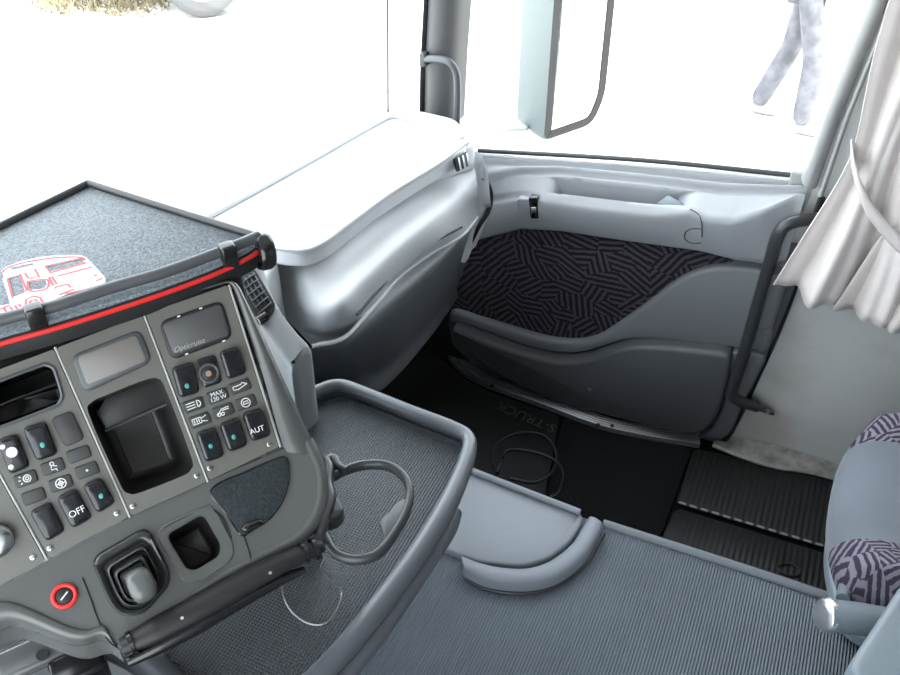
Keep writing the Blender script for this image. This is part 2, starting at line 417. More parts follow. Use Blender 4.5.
# side glass with its seal and channel
g1 = mesh('window_1', [(1.035, .74, .60), (1.035, -.06, .71), (1.035, -.10, 1.84), (1.035, .66, 1.84)], [(0, 1, 2, 3)], 'glass', smooth=False); struct(g1, 'side window in the passenger door')
tube('seal', [Px(478, 150.5, 1.02), Px(640, 160, 1.02), Px(804, 176, 1.02)], .0055, 'bar', g1, n=20, seg=8)
tube('seal', [Px(478, 155, 1.015), Px(640, 165, 1.015), Px(804, 181, 1.015)], .0045, 'dash', g1, n=20, seg=8)
# driver's side glass
struct(mesh('window_3', [(-1.03, .79, .72), (-1.03, -.35, .72), (-1.03, -.35, 1.78), (-1.03, .79, 1.78)], [(0, 1, 2, 3)], 'glass', smooth=False))

# ---------------- passenger door
door = thing('door_1', (.98, .33, .02)); struct(door, 'grey moulded passenger door with a patterned fabric insert')
def yc(px, xs):
    """traced line -> X(Y), Z(Y)"""
    xs = xs if isinstance(xs, (list, tuple)) else [xs]*len(px)
    P = np.array([Px(a, b, x) for (a, b), x in zip(px, xs)]); P = P[np.argsort(P[:, 1])]
    return lambda y: (np.interp(y, P[:, 1], P[:, 0]), np.interp(y, P[:, 1], P[:, 2]))
ys = np.linspace(-.016, .665, 90)
c_seal = yc([(470, 153), (640, 163), (810, 180)], 1.03)
c_led = yc([(470, 160), (485, 163), (600, 170), (720, 181), (810, 190)], 1.005)
c_back = yc([(470, 182), (490, 177), (520, 172), (560, 172), (640, 180), (720, 190), (800, 192)], .985)
c_top = yc([(470, 206), (490, 203), (520, 198), (548, 201), (600, 208), (655, 214), (690, 212), (705, 219), (733, 222), (765, 211), (797, 196)], [.965, .96, .945, .925, .915, .91, .91, .91, .915, .935, .965])
c_low = yc([(465, 246), (478, 240), (520, 229), (560, 231), (620, 240), (700, 251), (732, 259), (765, 262), (800, 262)], [.96, .955, .95, .935, .93, .925, .925, .935, .955])
Ya, Yb = Px(560, 195, .95)[1], Px(672, 200, .95)[1]
secs = []
for y in ys:
    s_ = lambda e, w_: 1/(1+math.exp(-(e)/w_))
    wcup = s_(Ya-y, .008)*s_(y-Yb, .010)
    x0, z0 = c_seal(y); x1, z1 = c_led(y); x2, z2 = c_back(y); x3, z3 = c_top(y); x4, z4 = c_low(y)
    pts = [(x0, z0), (x1+.008, z1+.002), (x1, z1-.004), (x2+.004, z2+.012), (x2-.003, z2-.004)]
    ax = x2+(x3-x2)*.18; az = z2+(z3-z2)*.18; bx = x2+(x3-x2)*.72; bz = z2+(z3-z2)*.72
    pts += [(ax, az), (ax-.004*wcup, az-.085*wcup), ((ax+bx)/2, (az+bz)/2-.10*wcup), (bx+.004*wcup, bz-.085*wcup), (bx, bz)]
    pts += [(x3+.006, z3+.002), (x3-.001, z3-.008), ((x3+x4)/2-.006, (z3+z4)/2), (x4-.003, z4+.008), (x4+.004, z4-.002), (.968, z4-.006), (.972, z4-.03)]
    P = np.array([(x, y, z) for x, z in pts]); secs.append(cr(P, 64))
S = np.array(secs)
mesh('upper_trim', S.reshape(-1, 3), grid_faces(*S.shape[:2]), 'door_light', door, angle=1.2)
# base panel behind everything down to the sill
base_px = [(462, 236), (640, 232), (800, 250), (795, 288), (776, 335), (752, 385), (733, 425), (722, 441), (700, 443), (640, 430), (560, 408), (490, 380), (452, 345), (448, 325), (455, 285)]
slab('base_panel', rounded([Px(x, y, .975) for x, y in base_px], .01, 3), (-1, 0, 0), 0, 'door_dark', door, .004, base=-.06)
# fabric insert
fab = [(478, 238), (498, 231), (520, 227), (553, 227), (620, 237), (690, 248), (722, 254), (731, 259), (728, 266), (705, 272), (688, 282), (652, 307), (612, 337), (592, 345), (570, 346), (540, 341), (500, 329), (452, 314), (458, 285), (468, 255)]
pad('fabric_insert', fab, .98, .962, .006, 'door_fabric', door, 160)
# lower bolster with the sweeping top edge
bol = [(452, 312), (480, 320), (510, 329), (545, 339), (575, 342), (596, 338), (615, 327), (650, 302), (675, 283), (695, 273), (715, 268), (742, 268), (772, 273), (788, 277), (782, 300), (772, 330), (766, 352), (740, 349), (700, 345), (660, 341), (628, 341), (605, 347), (585, 353), (562, 354), (530, 348), (500, 338), (470, 327), (450, 322)]
pad('lower_bolster', bol, .98, .945, .010, 'door', door, 200)
# map pocket
pk = [(452, 330), (475, 338), (505, 349), (535, 358), (562, 363), (586, 361), (606, 354), (630, 348), (662, 348), (700, 351), (728, 356), (729, 372), (723, 398), (716, 418), (706, 430), (692, 436), (672, 433), (620, 420), (560, 404), (515, 385), (480, 363), (460, 345)]
pad('map_pocket', pk, .98, .915, .010, 'pocket', door, 200)
pk2 = [(728, 354), (764, 357), (757, 378), (742, 408), (728, 436), (712, 440), (700, 438), (712, 428), (722, 408), (729, 378)]
pad('pocket_surround', pk2, .98, .938, .006, 'door_dark', door, 100)
tube('screw', [Px(590, 389, .913), Px(590, 389, .917)], .0055, 'black', door, n=2, seg=12, smooth=False)
# rear strip of the door with its dark weather seal
tube('weather_seal', [Px(822, 198, .985), Px(806, 245, .985), Px(794, 288, .985), Px(776, 335, .985), Px(752, 388, .985), Px(735, 424, .985), Px(722, 442, .985), Px(702, 446, .985)], .007, 'black', door, n=50, seg=8)
tube('panel_line', [Px(744, 330, .9445), Px(764, 329, .9445), Px(771, 327, .9445)], .001, 'door_dark', door, n=8, seg=6)
# armrest: seam and finger catch, front latch
def on_face(x, y, lift=.0006):
    d = ray(x, y); best = None
    for X in np.linspace(.90, .99, 91):
        p = Px(x, y, X); j = np.argmin(np.abs(ys-p[1])); s = S[j]
        k = s[(s[:, 2] < c_top(p[1])[1]+.004)]; k = k[k[:, 2] > c_low(p[1])[1]-.004]
        if len(k) == 0: continue
        i = np.argmin(np.abs(k[:, 2]-p[2])); e = abs(k[i, 0]-X)
        if best is None or e < best[0]: best = (e, p)
    return (best[1] if best else Px(x, y, .92))-d/np.linalg.norm(d)*lift
tube('seam', [on_face(x, y, .0002) for x, y in ((690, 209), (698, 214), (701.5, 222), (702, 236), (702, 250))], .0011, 'black', door, n=24, seg=6)
tube('seam', [on_face(x, y, .0002) for x, y in ((701, 229), (691, 229), (685, 233), (685, 239), (691, 243), (701, 243))], .0009, 'black', door, n=24, seg=6)
slab('latch_plate', rounded([Px(x, y, .938) for x, y in ((517, 198), (546, 199), (545, 221), (518, 220))], .008, 4), (-1, 0, 0), .004, 'door_light', door, .003, base=-.03)
slab('latch_button', rounded([Px(x, y, .933) for x, y in ((529, 197), (538, 197), (539, 218), (531, 218))], .003, 4), (-1, 0, 0), .004, 'black_gloss', door, .002, base=-.02)
slab('latch_catch', rounded([Px(x, y, .928) for x, y in ((531, 207), (536, 207), (536.5, 213), (532, 213))], .001, 3), (-1, 0, 0), .003, 'chrome', door, .001)
slab('pull_blade', rounded([Px(656, 205, .93), Px(668, 196, .95), Px(684, 205, .935), Px(676, 208, .93)], .004, 4), (0, 0, 1), .003, 'seat_plastic', door, .001, base=-.01)
adopt(door)
# ribbed metal step plate along the door opening
sill = thing('trim_3', (.93, .3, 0)); struct(sill, 'grooved aluminium step plate along the bottom of the door')
line = cr([Pz(x, y, .012) for x, y in ((438, 343), (448, 355), (466, 373), (490, 385), (540, 403), (600, 425), (650, 436), (700, 444))], 60)
sl_w = np.array([0.02*0+.03, 0, 0])
rows = []
tn = np.gradient(line, axis=0); tn /= np.linalg.norm(tn, axis=1)[:, None]; out_ = np.cross(tn, Zv); out_ *= np.sign(out_[:, :1])
L0 = [line+out_*a+Zv*z for a, z in ((-.002, -.012), (-.002, 0), (.034, .002), (.036, -.012))]
R = np.transpose(np.array(L0), (1, 0, 2)); mesh('plate', R.reshape(-1, 3), grid_faces(60, 4, True), 'dash_dark', sill, angle=.6)
for k in range(5):
    tube('rib', line+out_*(.001+k*.0075)+Zv*.0015, .0021, 'steel', sill, smooth=False, seg=6)
for x, y in ((492, 386), (598, 425), (612, 426)):
    p = Pz(x, y, .0155); tube('screw', [p, p+Zv*.0015], .005, 'black', sill, n=2, smooth=False)
adopt(sill)
# dirty kick strip at the foot of the wall
bb_t = cr([Px(x, y, .998) for x, y in ((726, 436), (760, 441), (800, 452), (850, 468), (905, 486))], 30)
bb_b = cr([Pz(x, y, .006) for x, y in ((712, 447), (742, 459), (774, 469), (812, 475), (860, 489), (910, 505))], 30)
bb = np.stack([bb_t, bb_t*.6+bb_b*.4-X_IN*.006, bb_b+np.array([-.004, 0, .012]), bb_b, bb_b+np.array([.03, 0, 0])], 1)
bb = np.array([cr(r, 14) for r in bb])
struct(mesh('baseboard_right', bb.reshape(-1, 3), grid_faces(30, 14), 'wall_dirt', angle=1.5), 'grubby fabric skirt at the foot of the side wall')

# ---------------- engine tunnel and what lies on it
TZ = .35
tun = thing('engine_tunnel', (-.05, -.2, 0)); tag(tun, 'broad grey engine tunnel cover running between the two footwells', 'engine cover')
box('tunnel_body', (-.05, -.31, TZ/2-.004), (.80, 1.82, TZ-.008), 'tunnel', tun, .012)
tm = tag(slab('rubber_mat', rounded([(-.43, -1.19, TZ-.004), (.343, -1.19, TZ-.004), (.343, .59, TZ-.004), (-.43, .59, TZ-.004)], .02), Zv, .004, 'tunnel_mat', None, .002), 'grey finely ribbed rubber mat covering the engine tunnel', 'mat')
e0 = Pz(603, 523, TZ+.004); e1 = np.array([.352, -1.1, TZ+.004])
tube('edge_bead', [(e0[0]+.002, e0[1], TZ), (.352, -.2, TZ), (.352, -1.18, TZ)], .008, 'tunnel', tun, n=16, seg=10)
adopt(tun)
pd = thing('storage_pad', Pz(520, 530, TZ)); tag(pd, 'smooth light grey shallow storage pad with a curved raised lip on the tunnel', 'tray')
PZ = TZ+.012
pl = [(400, 470), (440, 460), (463, 467), (520, 489), (578, 511), (584, 516), (580, 528), (568, 544), (548, 559), (522, 566), (480, 562), (443, 548), (390, 540)]
slab('pad', rounded([Pz(x, y, PZ) for x, y in pl], .012, 4), Zv, 0, 'tunnel_pad', pd, .005, base=-.014)
tube('raised_edge', [Pz(x, y, PZ+.004) for x, y in ((440, 459), (463, 467.5), (520, 489.5), (580, 512.5))], .006, 'tunnel_pad', pd, n=20, seg=10)
lip_in = [(461, 556), (480, 563), (505, 568), (530, 568), (552, 560), (572, 544), (583, 527), (589, 517)]
lip_out = [(464, 566), (482, 575), (505, 580), (534, 580), (560, 572), (584, 553), (595, 536), (602, 522)]
A_ = cr([Pz(x, y, PZ+.008) for x, y in lip_in], 40); B_ = cr([Pz(x, y, PZ+.014) for x, y in lip_out], 40)
dn = np.array([0, 0, -1.]); ow = B_-A_; ow[:, 2] = 0; ow /= np.linalg.norm(ow, axis=1)[:, None]
R = np.stack([A_-Zv*.018, A_, A_+ow*.004+Zv*.005, (A_+B_)/2+Zv*.004, B_-ow*.003, B_+ow*.003-Zv*.004, B_+ow*.005-Zv*.028], 1)
n7 = R.shape[1]
mesh('lip', R.reshape(-1, 3), grid_faces(40, n7, True)+[tuple(range(n7)), tuple(39*n7+j for j in range(n7))], 'tunnel_pad', pd, angle=1.0)
tube('lip_seam', B_+ow*.006-Zv*.024, .003, 'bar', pd, smooth=False, seg=8)
adopt(pd)

# ---------------- floor mats
def fmat(name, px, z, mt, label, cat='floor mat', r=.02, h=.006):
    return tag(slab(name, rounded([Pz(x, y, z) for x, y in px], r, 4), Zv, h, mt, None, .003), label, cat)
fm = thing('floor_mat', Pz(500, 440, .002)); tag(fm, 'black rubber mat with raised lettering nearest the front of the footwell', 'floor mat')
slab('mat_sheet', rounded([Pz(x, y, .002) for x, y in ((330, 400), (400, 350), (432, 352), (463, 380), (490, 393), (560, 418), (541, 520), (330, 440))], .02, 4), Zv, .006, 'rubber', fm, .003)
S0 = Pz(550, 427, .008); S1 = Pz(503, 407, .008); ex = S1-S0; ex /= np.linalg.norm(ex); ey = np.cross(Zv, ex)
text('lettering', 'S-TRUCK', (S0+S1)/2, ex, ey, Zv, .040, 'rubber_print', fm, .0008)
adopt(fm)
fmat('carpet_mat', ((563, 419), (600, 432), (692, 450), (661, 537), (640, 545), (543, 520)), .002, 'carpet', 'black tufted carpet mat in the middle of the footwell')
r1 = thing('ribbed_mat', Pz(760, 490, .002)); tag(r1, 'black ribbed rubber mat beside the foot of the pale side wall', 'floor mat')
slab('mat_sheet', rounded([Pz(x, y, .002) for x, y in ((694, 450), (830, 478), (930, 500), (930, 585), (822, 549), (676, 504))], .012, 4), Zv, .006, 'rib_mat', r1, .003)
a0, a1 = Pz(678, 503, .0085), Pz(824, 547, .0085)
tube('binding', [a0, (a0+a1)/2, a1], .004, 'black', r1, n=6, seg=8)
for k in range(13):
    p = a0+(a1-a0)*(.03+k*.078); d = (a1-a0)/np.linalg.norm(a1-a0)
    slab('stitch', rounded([p-d*.008+np.array([-.003, 0, .003]), p+d*.008+np.array([-.003, 0, .003]), p+d*.008+np.array([.003, 0, .003]), p-d*.008+np.array([.003, 0, .003])], .002, 3), Zv, .0015, 'stitch', r1, .0006)
adopt(r1)
fmat('ribbed_mat', ((675, 509), (822, 554), (930, 590), (930, 640), (822, 600), (661, 541)), .002, 'rib_mat', 'black ribbed rubber mat lying along the side of the engine tunnel')
# coiled lead on the front mat
cb = thing('audio_lead', Pz(520, 460, .01)); tag(cb, 'thin black coiled lead with a plug dropped on the front rubber mat', 'cable')
tube('lead', [Pz(x, y, .0115) for x, y in ((503, 458), (508, 450), (530, 451), (553, 459), (563, 472), (558, 492), (550, 497))], .0026, 'bar', cb, n=60, seg=6)
tube('lead', [Pz(x, y, .0115) for x, y in ((498, 472), (492, 462), (494, 448), (507, 437), (525, 432), (545, 436), (556, 452), (552, 472), (535, 482), (510, 478))], .0026, 'bar', cb, n=80, seg=6)
tube('plug', [Pz(497, 473, .0125), Pz(500, 463, .0125)], .0045, 'rim_grey', cb, n=4, seg=8)
adopt(cb)
tag(tube('hair_tie', [Pz(x, y, .0105) for x, y in ((777, 567), (790, 564), (800, 570), (797, 576), (784, 574))], .0025, 'black', n=30, seg=6, closed=True), 'small black loop lying on the ribbed mat beside the tunnel', 'loop')

# ================================================================== DASHBOARD, passenger side
dash = thing('passenger_dashboard', (.55, .75, .3)); tag(dash, 'light grey moulded dashboard in front of the passenger seat', 'dashboard')
DZ = .74
front = [(150, 248), (213, 213), (300, 164), (372, 124)]
outl = [Pz(x, y, DZ) for x, y in [(195, 222), (213, 213), (300, 165), (378, 121), (392, 115.5), (408, 118), (440, 130), (464, 141), (467, 147), (440, 163), (405, 184), (370, 207), (340, 230), (322, 244), (305, 250), (285, 250), (262, 245)]]
slab('tray_floor', rounded(outl, .02, 4), Zv, 0, 'dash', dash, .003, base=-.03)
rim = [Pz(x, y, DZ+.004) for x, y in ((195, 222), (213, 213), (300, 165), (378, 121), (392, 115.5), (408, 118), (440, 130), (462, 140))]
tube('tray_rim', rim, .0075, 'dash', dash, n=70, seg=10)
# rear lip: a band that hangs below the tray edge
lt_ = [(468, 141), (440, 162), (387, 195), (345, 226), (322, 243), (303, 250), (280, 249), (262, 245)]
lbm = [(467, 153), (440, 174), (392, 206), (352, 240), (328, 258), (308, 268), (285, 262), (264, 256)]
ct = cr([Pz(x, y, DZ+.006) for x, y in lt_], 60); cb_ = cr([Pz(x, y, DZ-.054) for x, y in lbm], 60)
inn = np.array([.0, .022, 0])
R = np.stack([ct+inn-Zv*.006, ct+inn*.5+Zv*.001, ct, ct*.9+cb_*.1-np.array([.0, .003, 0]), ct*.5+cb_*.5, cb_, cb_+inn*1.2], 1)
R2 = np.array([cr(r, 18) for r in R]); mesh('tray_lip', R2.reshape(-1, 3), grid_faces(60, 18), 'dash', dash, angle=1.2)
# front deck between tray and windscreen, and the outboard corner
deck = [Pz(x, y, DZ-.006) for x, y in ((200, 240), (213, 208), (372, 118), (392, 110), (420, 110), (455, 118), (476, 142), (470, 146), (440, 156), (390, 185), (345, 215), (310, 235), (262, 240))]
deck[1] += np.array([0, .05, 0]); deck[2] += np.array([.0, .025, 0]); deck[3] += np.array([.01, .012, 0])
slab('deck', rounded(deck, .02, 3), Zv, 0, 'dash', dash, .006, base=-.05)
slab('centre_body', rounded([(-.92, .64, .715), (.05, .66, .715), (.20, .70, .715), (.34, .72, .715), (.42, .90, .715), (0, .925, .715), (-.6, .90, .715), (-.92, .84, .715)], .03, 4), Zv, 0, 'dash', dash, .01, base=-.40)
# upper body
def row(px, z): return [Pz(x, y, zz) for (x, y), zz in zip(px, z if isinstance(z, (list, tuple)) else [z]*len(px))]
up = [row([(468, 150), (437, 171), (394, 202), (353, 236), (328, 254), (306, 264), (284, 258), (262, 250)], [.694]*6+[.69, .685]),
      row([(473, 160), (442, 184), (400, 215), (357, 251), (332, 272), (306, 282), (284, 274), (264, 262)], [.682]*5+[.676, .66, .65]),
      row([(477, 183), (446, 208), (406, 240), (364, 279), (340, 302), (312, 312), (290, 300), (268, 280)], [.667]*5+[.645, .61, .605]),
      row([(478, 204), (447, 231), (410, 257), (372, 293), (350, 316), (330, 330), (304, 330), (282, 312)], [.624]*5+[.604, .56, .545]),
      row([(477, 217), (462, 235), (433, 252), (400, 276), (380, 299), (360, 322), (342, 339), (312, 346), (290, 330)], [.58]*5+[.572, .54, .52])]
loft('upper_body', up, 70, 40, 'dash', dash)
# slot and bright lower edge of the upper body
tube('slot', row([(462, 227), (433, 243), (400, 266), (378, 291), (357, 315)], .615), .0022, 'black', dash, n=40, seg=6)
tube('body_edge', row([(477, 217), (462, 235), (433, 252), (400, 276), (380, 299), (360, 322), (342, 339), (312, 346)], .578), .0042, 'dash', dash, n=60, seg=8)
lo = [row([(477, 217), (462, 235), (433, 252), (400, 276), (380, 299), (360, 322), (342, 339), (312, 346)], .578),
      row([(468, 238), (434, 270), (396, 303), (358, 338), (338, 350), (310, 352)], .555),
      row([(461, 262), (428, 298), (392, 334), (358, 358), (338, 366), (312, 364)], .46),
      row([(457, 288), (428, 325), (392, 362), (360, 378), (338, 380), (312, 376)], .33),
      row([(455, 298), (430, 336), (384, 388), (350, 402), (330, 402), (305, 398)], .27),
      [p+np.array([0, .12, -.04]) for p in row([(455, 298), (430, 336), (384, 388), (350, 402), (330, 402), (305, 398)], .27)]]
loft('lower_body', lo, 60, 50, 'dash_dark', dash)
# outboard end piece beside the door, with its dark joint
en = [row([(462, 150), (478, 152), (486, 166), (489, 184)], .70), row([(466, 175), (480, 178), (488, 190), (490, 198)], .655),
      row([(470, 205), (480, 206), (488, 206), (491, 206)], .60), row([(468, 222), (478, 222), (486, 215), (490, 212)], .56), row([(460, 262), (466, 262), (472, 250), (476, 246)], .46)]
loft('end_piece', en, 20, 24, 'dash', dash)
tube('joint', row([(484, 178), (489, 186), (491, 198), (488, 212), (479, 226), (470, 244)], [.66, .64, .61, .58, .55, .50]), .005, 'black', dash, n=30, seg=8)
# outer small air vent under the tray's corner
vt = slab('vent_frame', rounded(row([(454, 158), (467, 151), (470, 165), (458, 172)], [.738, .738, .716, .716]), .006, 4), np.array([-.55, -.6, .58]), .004, 'black', dash, .002, base=-.01)
for k in range(3):
    a = Pz(457+k*4.2, 158-k*2.2, .743)+np.array([-.004, -.005, .004]); b = Pz(459.5+k*4.2, 171-k*1.8, .721)+np.array([-.004, -.005, .004])
    tube('slat', [a, b], .0016, 'dash', vt, n=2, seg=6, smooth=False)
adopt(dash)
bpy.context.view_layer.update()

# ---------------- centre vent pod between the console and the passenger dashboard
pod = thing('vent_pod', (.08, .6, .3)); tag(pod, 'grey centre dash pod with a black grille between console and passenger dashboard', 'air vent')
pz = lambda x, y: Ppl(x, y, np.array([.09, .57, .85]), pn)
pn = np.array([-.35, -.45, 1.0]); pn /= np.linalg.norm(pn)
podl = [pz(x, y) for x, y in ((225, 262), (258, 258), (268, 282), (280, 306), (298, 330), (311, 346), (302, 360), (292, 369), (286, 360), (268, 335), (250, 312), (234, 290))]
L = cr(podl, 60, True); dv = np.array([.0, .02, -1.0])
rings = [L+dv*.45, L+dv*.010, inset(L, .003, pn)+dv*.002, inset(L, .008, pn)]
mesh('pod_body', np.vstack(rings), grid_faces(4, 60, True)+[tuple(3*60+j for j in range(60))], 'dash_mid', pod, angle=.9)
gl_ = rounded([pz(x, y) for x, y in ((234, 281), (254, 268), (276, 305), (273, 314), (262, 325), (257, 322))], .006, 4)
gr = slab('grille', gl_, pn, .003, 'black', pod, .0015, base=-.004)
ga, gb, gc, gd = pz(240, 283), pz(254, 273), pz(273, 307), pz(260, 319)
for k in range(6):
    t = .06+k*.17; a = ga+(gd-ga)*t; b = gb+(gc-gb)*t
    tube('slat', [a+pn*.0045, b+pn*.0045], .0011, 'rim_grey', gr, n=2, seg=6, smooth=False)
for k in range(4):
    t = .08+k*.28; a = ga+(gb-ga)*t; b = gd+(gc-gd)*t
    tube('slat', [a+pn*.0042, b+pn*.0042], .0009, 'rim_grey', gr, n=2, seg=6, smooth=False)
tube('thumb_wheel', [pz(258, 322)+pn*.004, pz(266, 317)+pn*.004], .006, 'black_gloss', gr, n=4, seg=14)
adopt(pod)

# ================================================================== CONSOLE turned to the driver
rw = np.array([.813, -.582, 0]); rw /= np.linalg.norm(rw); hf = np.array([.582, .813, 0]); hf /= np.linalg.norm(hf)
def frame(phi):
    p = math.radians(phi); u = math.cos(p)*Zv+math.sin(p)*hf; return u, math.sin(p)*Zv-math.cos(p)*hf
uA, nA = frame(40); PA = CAM+.70*ray(180, 400)
def A(x, y, h=0): return Ppl(x, y, PA+nA*h, nA)
uB, nB = frame(54); PB = A(150, 507)
def B(x, y, h=0): return Ppl(x, y, PB+nB*h, nB)
con = thing('instrument_console', (-.2, .45, .35)); tag(con, 'dark grey angled control console full of rocker switches facing the driver', 'console')
# body: upper face (behind the switch panels) with openings, lower ledge with openings
cav = [A(x, y) for x, y in ((88, 412), (92, 402), (104, 396), (148, 379), (158, 379), (164, 386), (192, 460), (191, 469), (184, 475), (138, 493), (128, 493), (121, 486))]
cavity = cr(cav, 60, True)
slot = rounded([A(x, y) for x, y in ((-34, 394), (44, 364), (54, 367), (63, 396), (59, 405), (-14, 433))], .006, 4)
# four face panels
cols = {'left': [(-125, 425), (-50, 388), (45, 560), (-5, 590), (-90, 640)],
        'radio': [(-47, 387), (53.5, 349.5), (128, 517), (49.5, 557.5)],
        'store': [(57, 348), (142, 315.5), (206, 481.5), (131.5, 515.5)],
        'switch': [(145.5, 314), (227, 285.5), (278, 447), (209, 480)]}
HP = .002
for k, px in cols.items():
    holes = {'radio': [slot], 'store': [cavity]}.get(k, [])
    lp = rounded([A(x, y) for x, y in px], .002, 3)
    sh = nA*HP
    plate_holes('face_panel', lp+sh, [h+sh for h in holes], nA, 'panel', con, .006)
c1 = cup('storage_bin', cavity+nA*.001, nA, .055, 'black_cavity', con, .010, .008)
sh_ = [A(x, y, -.022) for x, y in ((96, 412), (106, 397), (152, 380), (160, 382), (169, 402), (106, 430))]
slab('bin_shelf', rounded(sh_, .002, 3), nA, 0, 'black_cavity', c1, .001, base=-.012)
tube('shelf_edge', [A(105, 431, -.021), A(168, 403.5, -.021)], .0012, 'rim_grey', c1, n=3, seg=6)
cup('radio_slot', slot+nA*.001, nA, .10, 'black_gloss', con, .002, .004)
for a, b in (((-20, 412), (56, 384)),):
    tube('slot_rail', [A(*a, -.03), A(*b, -.03)], .002, 'black_gloss', con, n=2, smooth=False)
tube('slot_lip', cr(slot[::2]+nA*.002, 60, True), .0016, 'rim_grey', con, smooth=False, seg=6, closed=True)
# bezel and body shell: rings running outward and down the flanks
inner = [(-130, 402), (0, 354), (120, 318), (222, 284.5), (231, 286), (238, 300), (262, 372), (281, 440), (287, 452)]
outer = [(-130, 398), (0, 350), (120, 314), (223, 281), (234, 282), (243, 293), (272, 355), (299, 414), (318, 456)]
n_ = 80
i3 = cr([A(x, y, .0) for x, y in inner], n_); o3 = cr([A(x, y, -.004) for x, y in outer], n_)
m3 = (i3+o3)/2+nA*.004
dvn = np.array([.08, .06, -1.0]); dvn /= np.linalg.norm(dvn)
side = o3-nA*.012+(o3-i3)*.12
R = np.stack([i3-nA*.004, i3, m3, o3, side, side+dvn*.04+np.array([.022, .016, 0]), side+dvn*.34+np.array([.05, .05, 0])], 1)
R2 = np.array([np.vstack([r[:1], cr(r[1:5], 14), r[5:]]) for r in R])
mesh('bezel', R2.reshape(-1, 3), grid_faces(n_, R2.shape[1]), 'console_body', con, angle=1.2)
# lower ledge with openings for the pocket and the lever
ledge = [(-95, 640), (-5, 590), (48, 560), (131, 516.5), (207, 481.5), (284, 449), (310, 446), (320, 470), (322, 490), (318, 511), (307, 529), (292, 542), (262, 557), (230, 574), (195, 597), (155, 624), (124, 647), (104, 636), (84, 632), (60, 626), (30, 612), (5, 606), (-30, 612), (-90, 650)]
lp = np.array([B(x, y) for x, y in ledge])
pock = rounded([B(x, y) for x, y in ((166, 535), (203, 514), (221, 545), (219, 556), (196, 570), (187, 569))], .006, 5)
lev = rounded([B(x, y) for x, y in ((96, 562), (146, 533), (166, 572), (166, 585), (143, 612), (122, 613), (112, 600))], .008, 5)
plate_holes('ledge', lp, [pock, lev], nB, 'console_body', con, .004)
cup('coin_pocket', pock, nB, .05, 'black_cavity', con, .004, .004)
rr = [B(x, y) for x, y in ((158, 534), (206, 507), (214, 512), (231, 545), (229, 560), (200, 579), (186, 580), (179, 572))]
tube('pocket_rim', cr(rr, 60, True)+nB*.0002, .0012, 'console', con, smooth=False, seg=6, closed=True)
pf = rounded([B(x, y) for x, y in ((156, 534), (206, 506), (216, 512), (233, 545), (230, 562), (201, 581), (186, 581), (178, 572))], .006, 4)
plate_holes('pocket_frame', pf+nB*.002, [inset(pock, -.0012, nB)+nB*.002], nB, 'console_body', con, .003)
# rounded outer roll of the ledge and its flank
edge_px = [(308, 440), (320, 468), (322, 490), (318, 511), (307, 529), (292, 542), (262, 557), (230, 574), (195, 597), (155, 624), (120, 650)]
ei = cr([B(x, y) for x, y in edge_px], 90)
tg_ = np.gradient(ei, axis=0); tg_ /= np.linalg.norm(tg_, axis=1)[:, None]; ow = np.cross(tg_, nB); 
if np.dot(ow[60], B(330, 620)-B(270, 563)) < 0: ow = -ow
R = np.stack([ei-ow*.004+nB*.0005, ei+nB*.001, ei+ow*.005-nB*.003, ei+ow*.007-nB*.010, ei+ow*.004-nB*.022, ei-ow*.006-nB*.034, ei-ow*.006-nB*.046], 1)
R2 = np.array([np.vstack([cr(r[:6], 22), r[6:]]) for r in R]); mesh('ledge_roll', R2.reshape(-1, 3), grid_faces(90, R2.shape[1]), 'console_body', con, angle=1.2)
# soft felt pad at the right end of the ledge
fp = cr([B(x, y) for x, y in ((212, 490), (250, 471), (282, 458), (287, 462), (288, 480), (281, 502), (268, 519), (250, 531), (242, 535), (236, 528), (224, 510))], 60, True)
slab('felt_pad', fp, nB, .0035, 'pad_felt', con, .002)
tube('pad_edge', fp+nB*.0012, .0014, 'black_gloss', con, smooth=False, seg=6, closed=True)
slab('pad_tab', cr([B(x, y) for x, y in ((240, 530), (244, 524), (258, 519), (264, 523), (258, 528), (246, 533))], 24, True), nB, .006, 'black_gloss', con, .003)
# joints of the ledge
for px in (((82, 578), (90, 598), (97, 618), (108, 641), (124, 652)), ((243, 535), (248, 550), (251, 562)), ((206, 506), (222, 517), (231, 538))):
    tube('joint', [B(*q, .0003) for q in px], .0009, 'black', con, n=20, seg=6)
# parking brake lever in its stepped gaiter
bc = B(133, 574); lo3 = lev
rings = []; cen = lo3.mean(0)
for sc_, h in ((1.15, .0005), (1.05, .007), (.92, .006), (.88, .002), (.82, .002), (.78, .009), (.72, .010), (.68, .005), (.62, .006), (.57, .014), (.52, .015), (.48, .010), (.44, .012)):
    rings.append(cen+(lo3-cen)*sc_+nB*h-(uB*.004*(1-sc_)))
k = len(lo3); mesh('gaiter', np.vstack(rings), grid_faces(len(rings), k, True)+[tuple((len(rings)-1)*k+j for j in range(k))], 'gaiter', con, angle=1.4)
kn = rounded([B(x, y, .014) for x, y in ((123, 575), (146, 564), (158, 584), (157, 597), (140, 606), (131, 598))], .009, 5); kc = kn.mean(0)
rings = [kc+(kn-kc)*.9, kc+(kn-kc)*1.0+nB*.006, kc+(kn-kc)*.98+nB*.016, kc+(kn-kc)*.88+nB*.021, kc+(kn-kc)*.6+nB*.0235, kc+(kn-kc)*.25+nB*.024]
k = len(kn); mesh('brake_knob', np.vstack(rings), grid_faces(6, k, True)+[tuple(5*k+j for j in range(k))], 'console_body', con, angle=1.4)
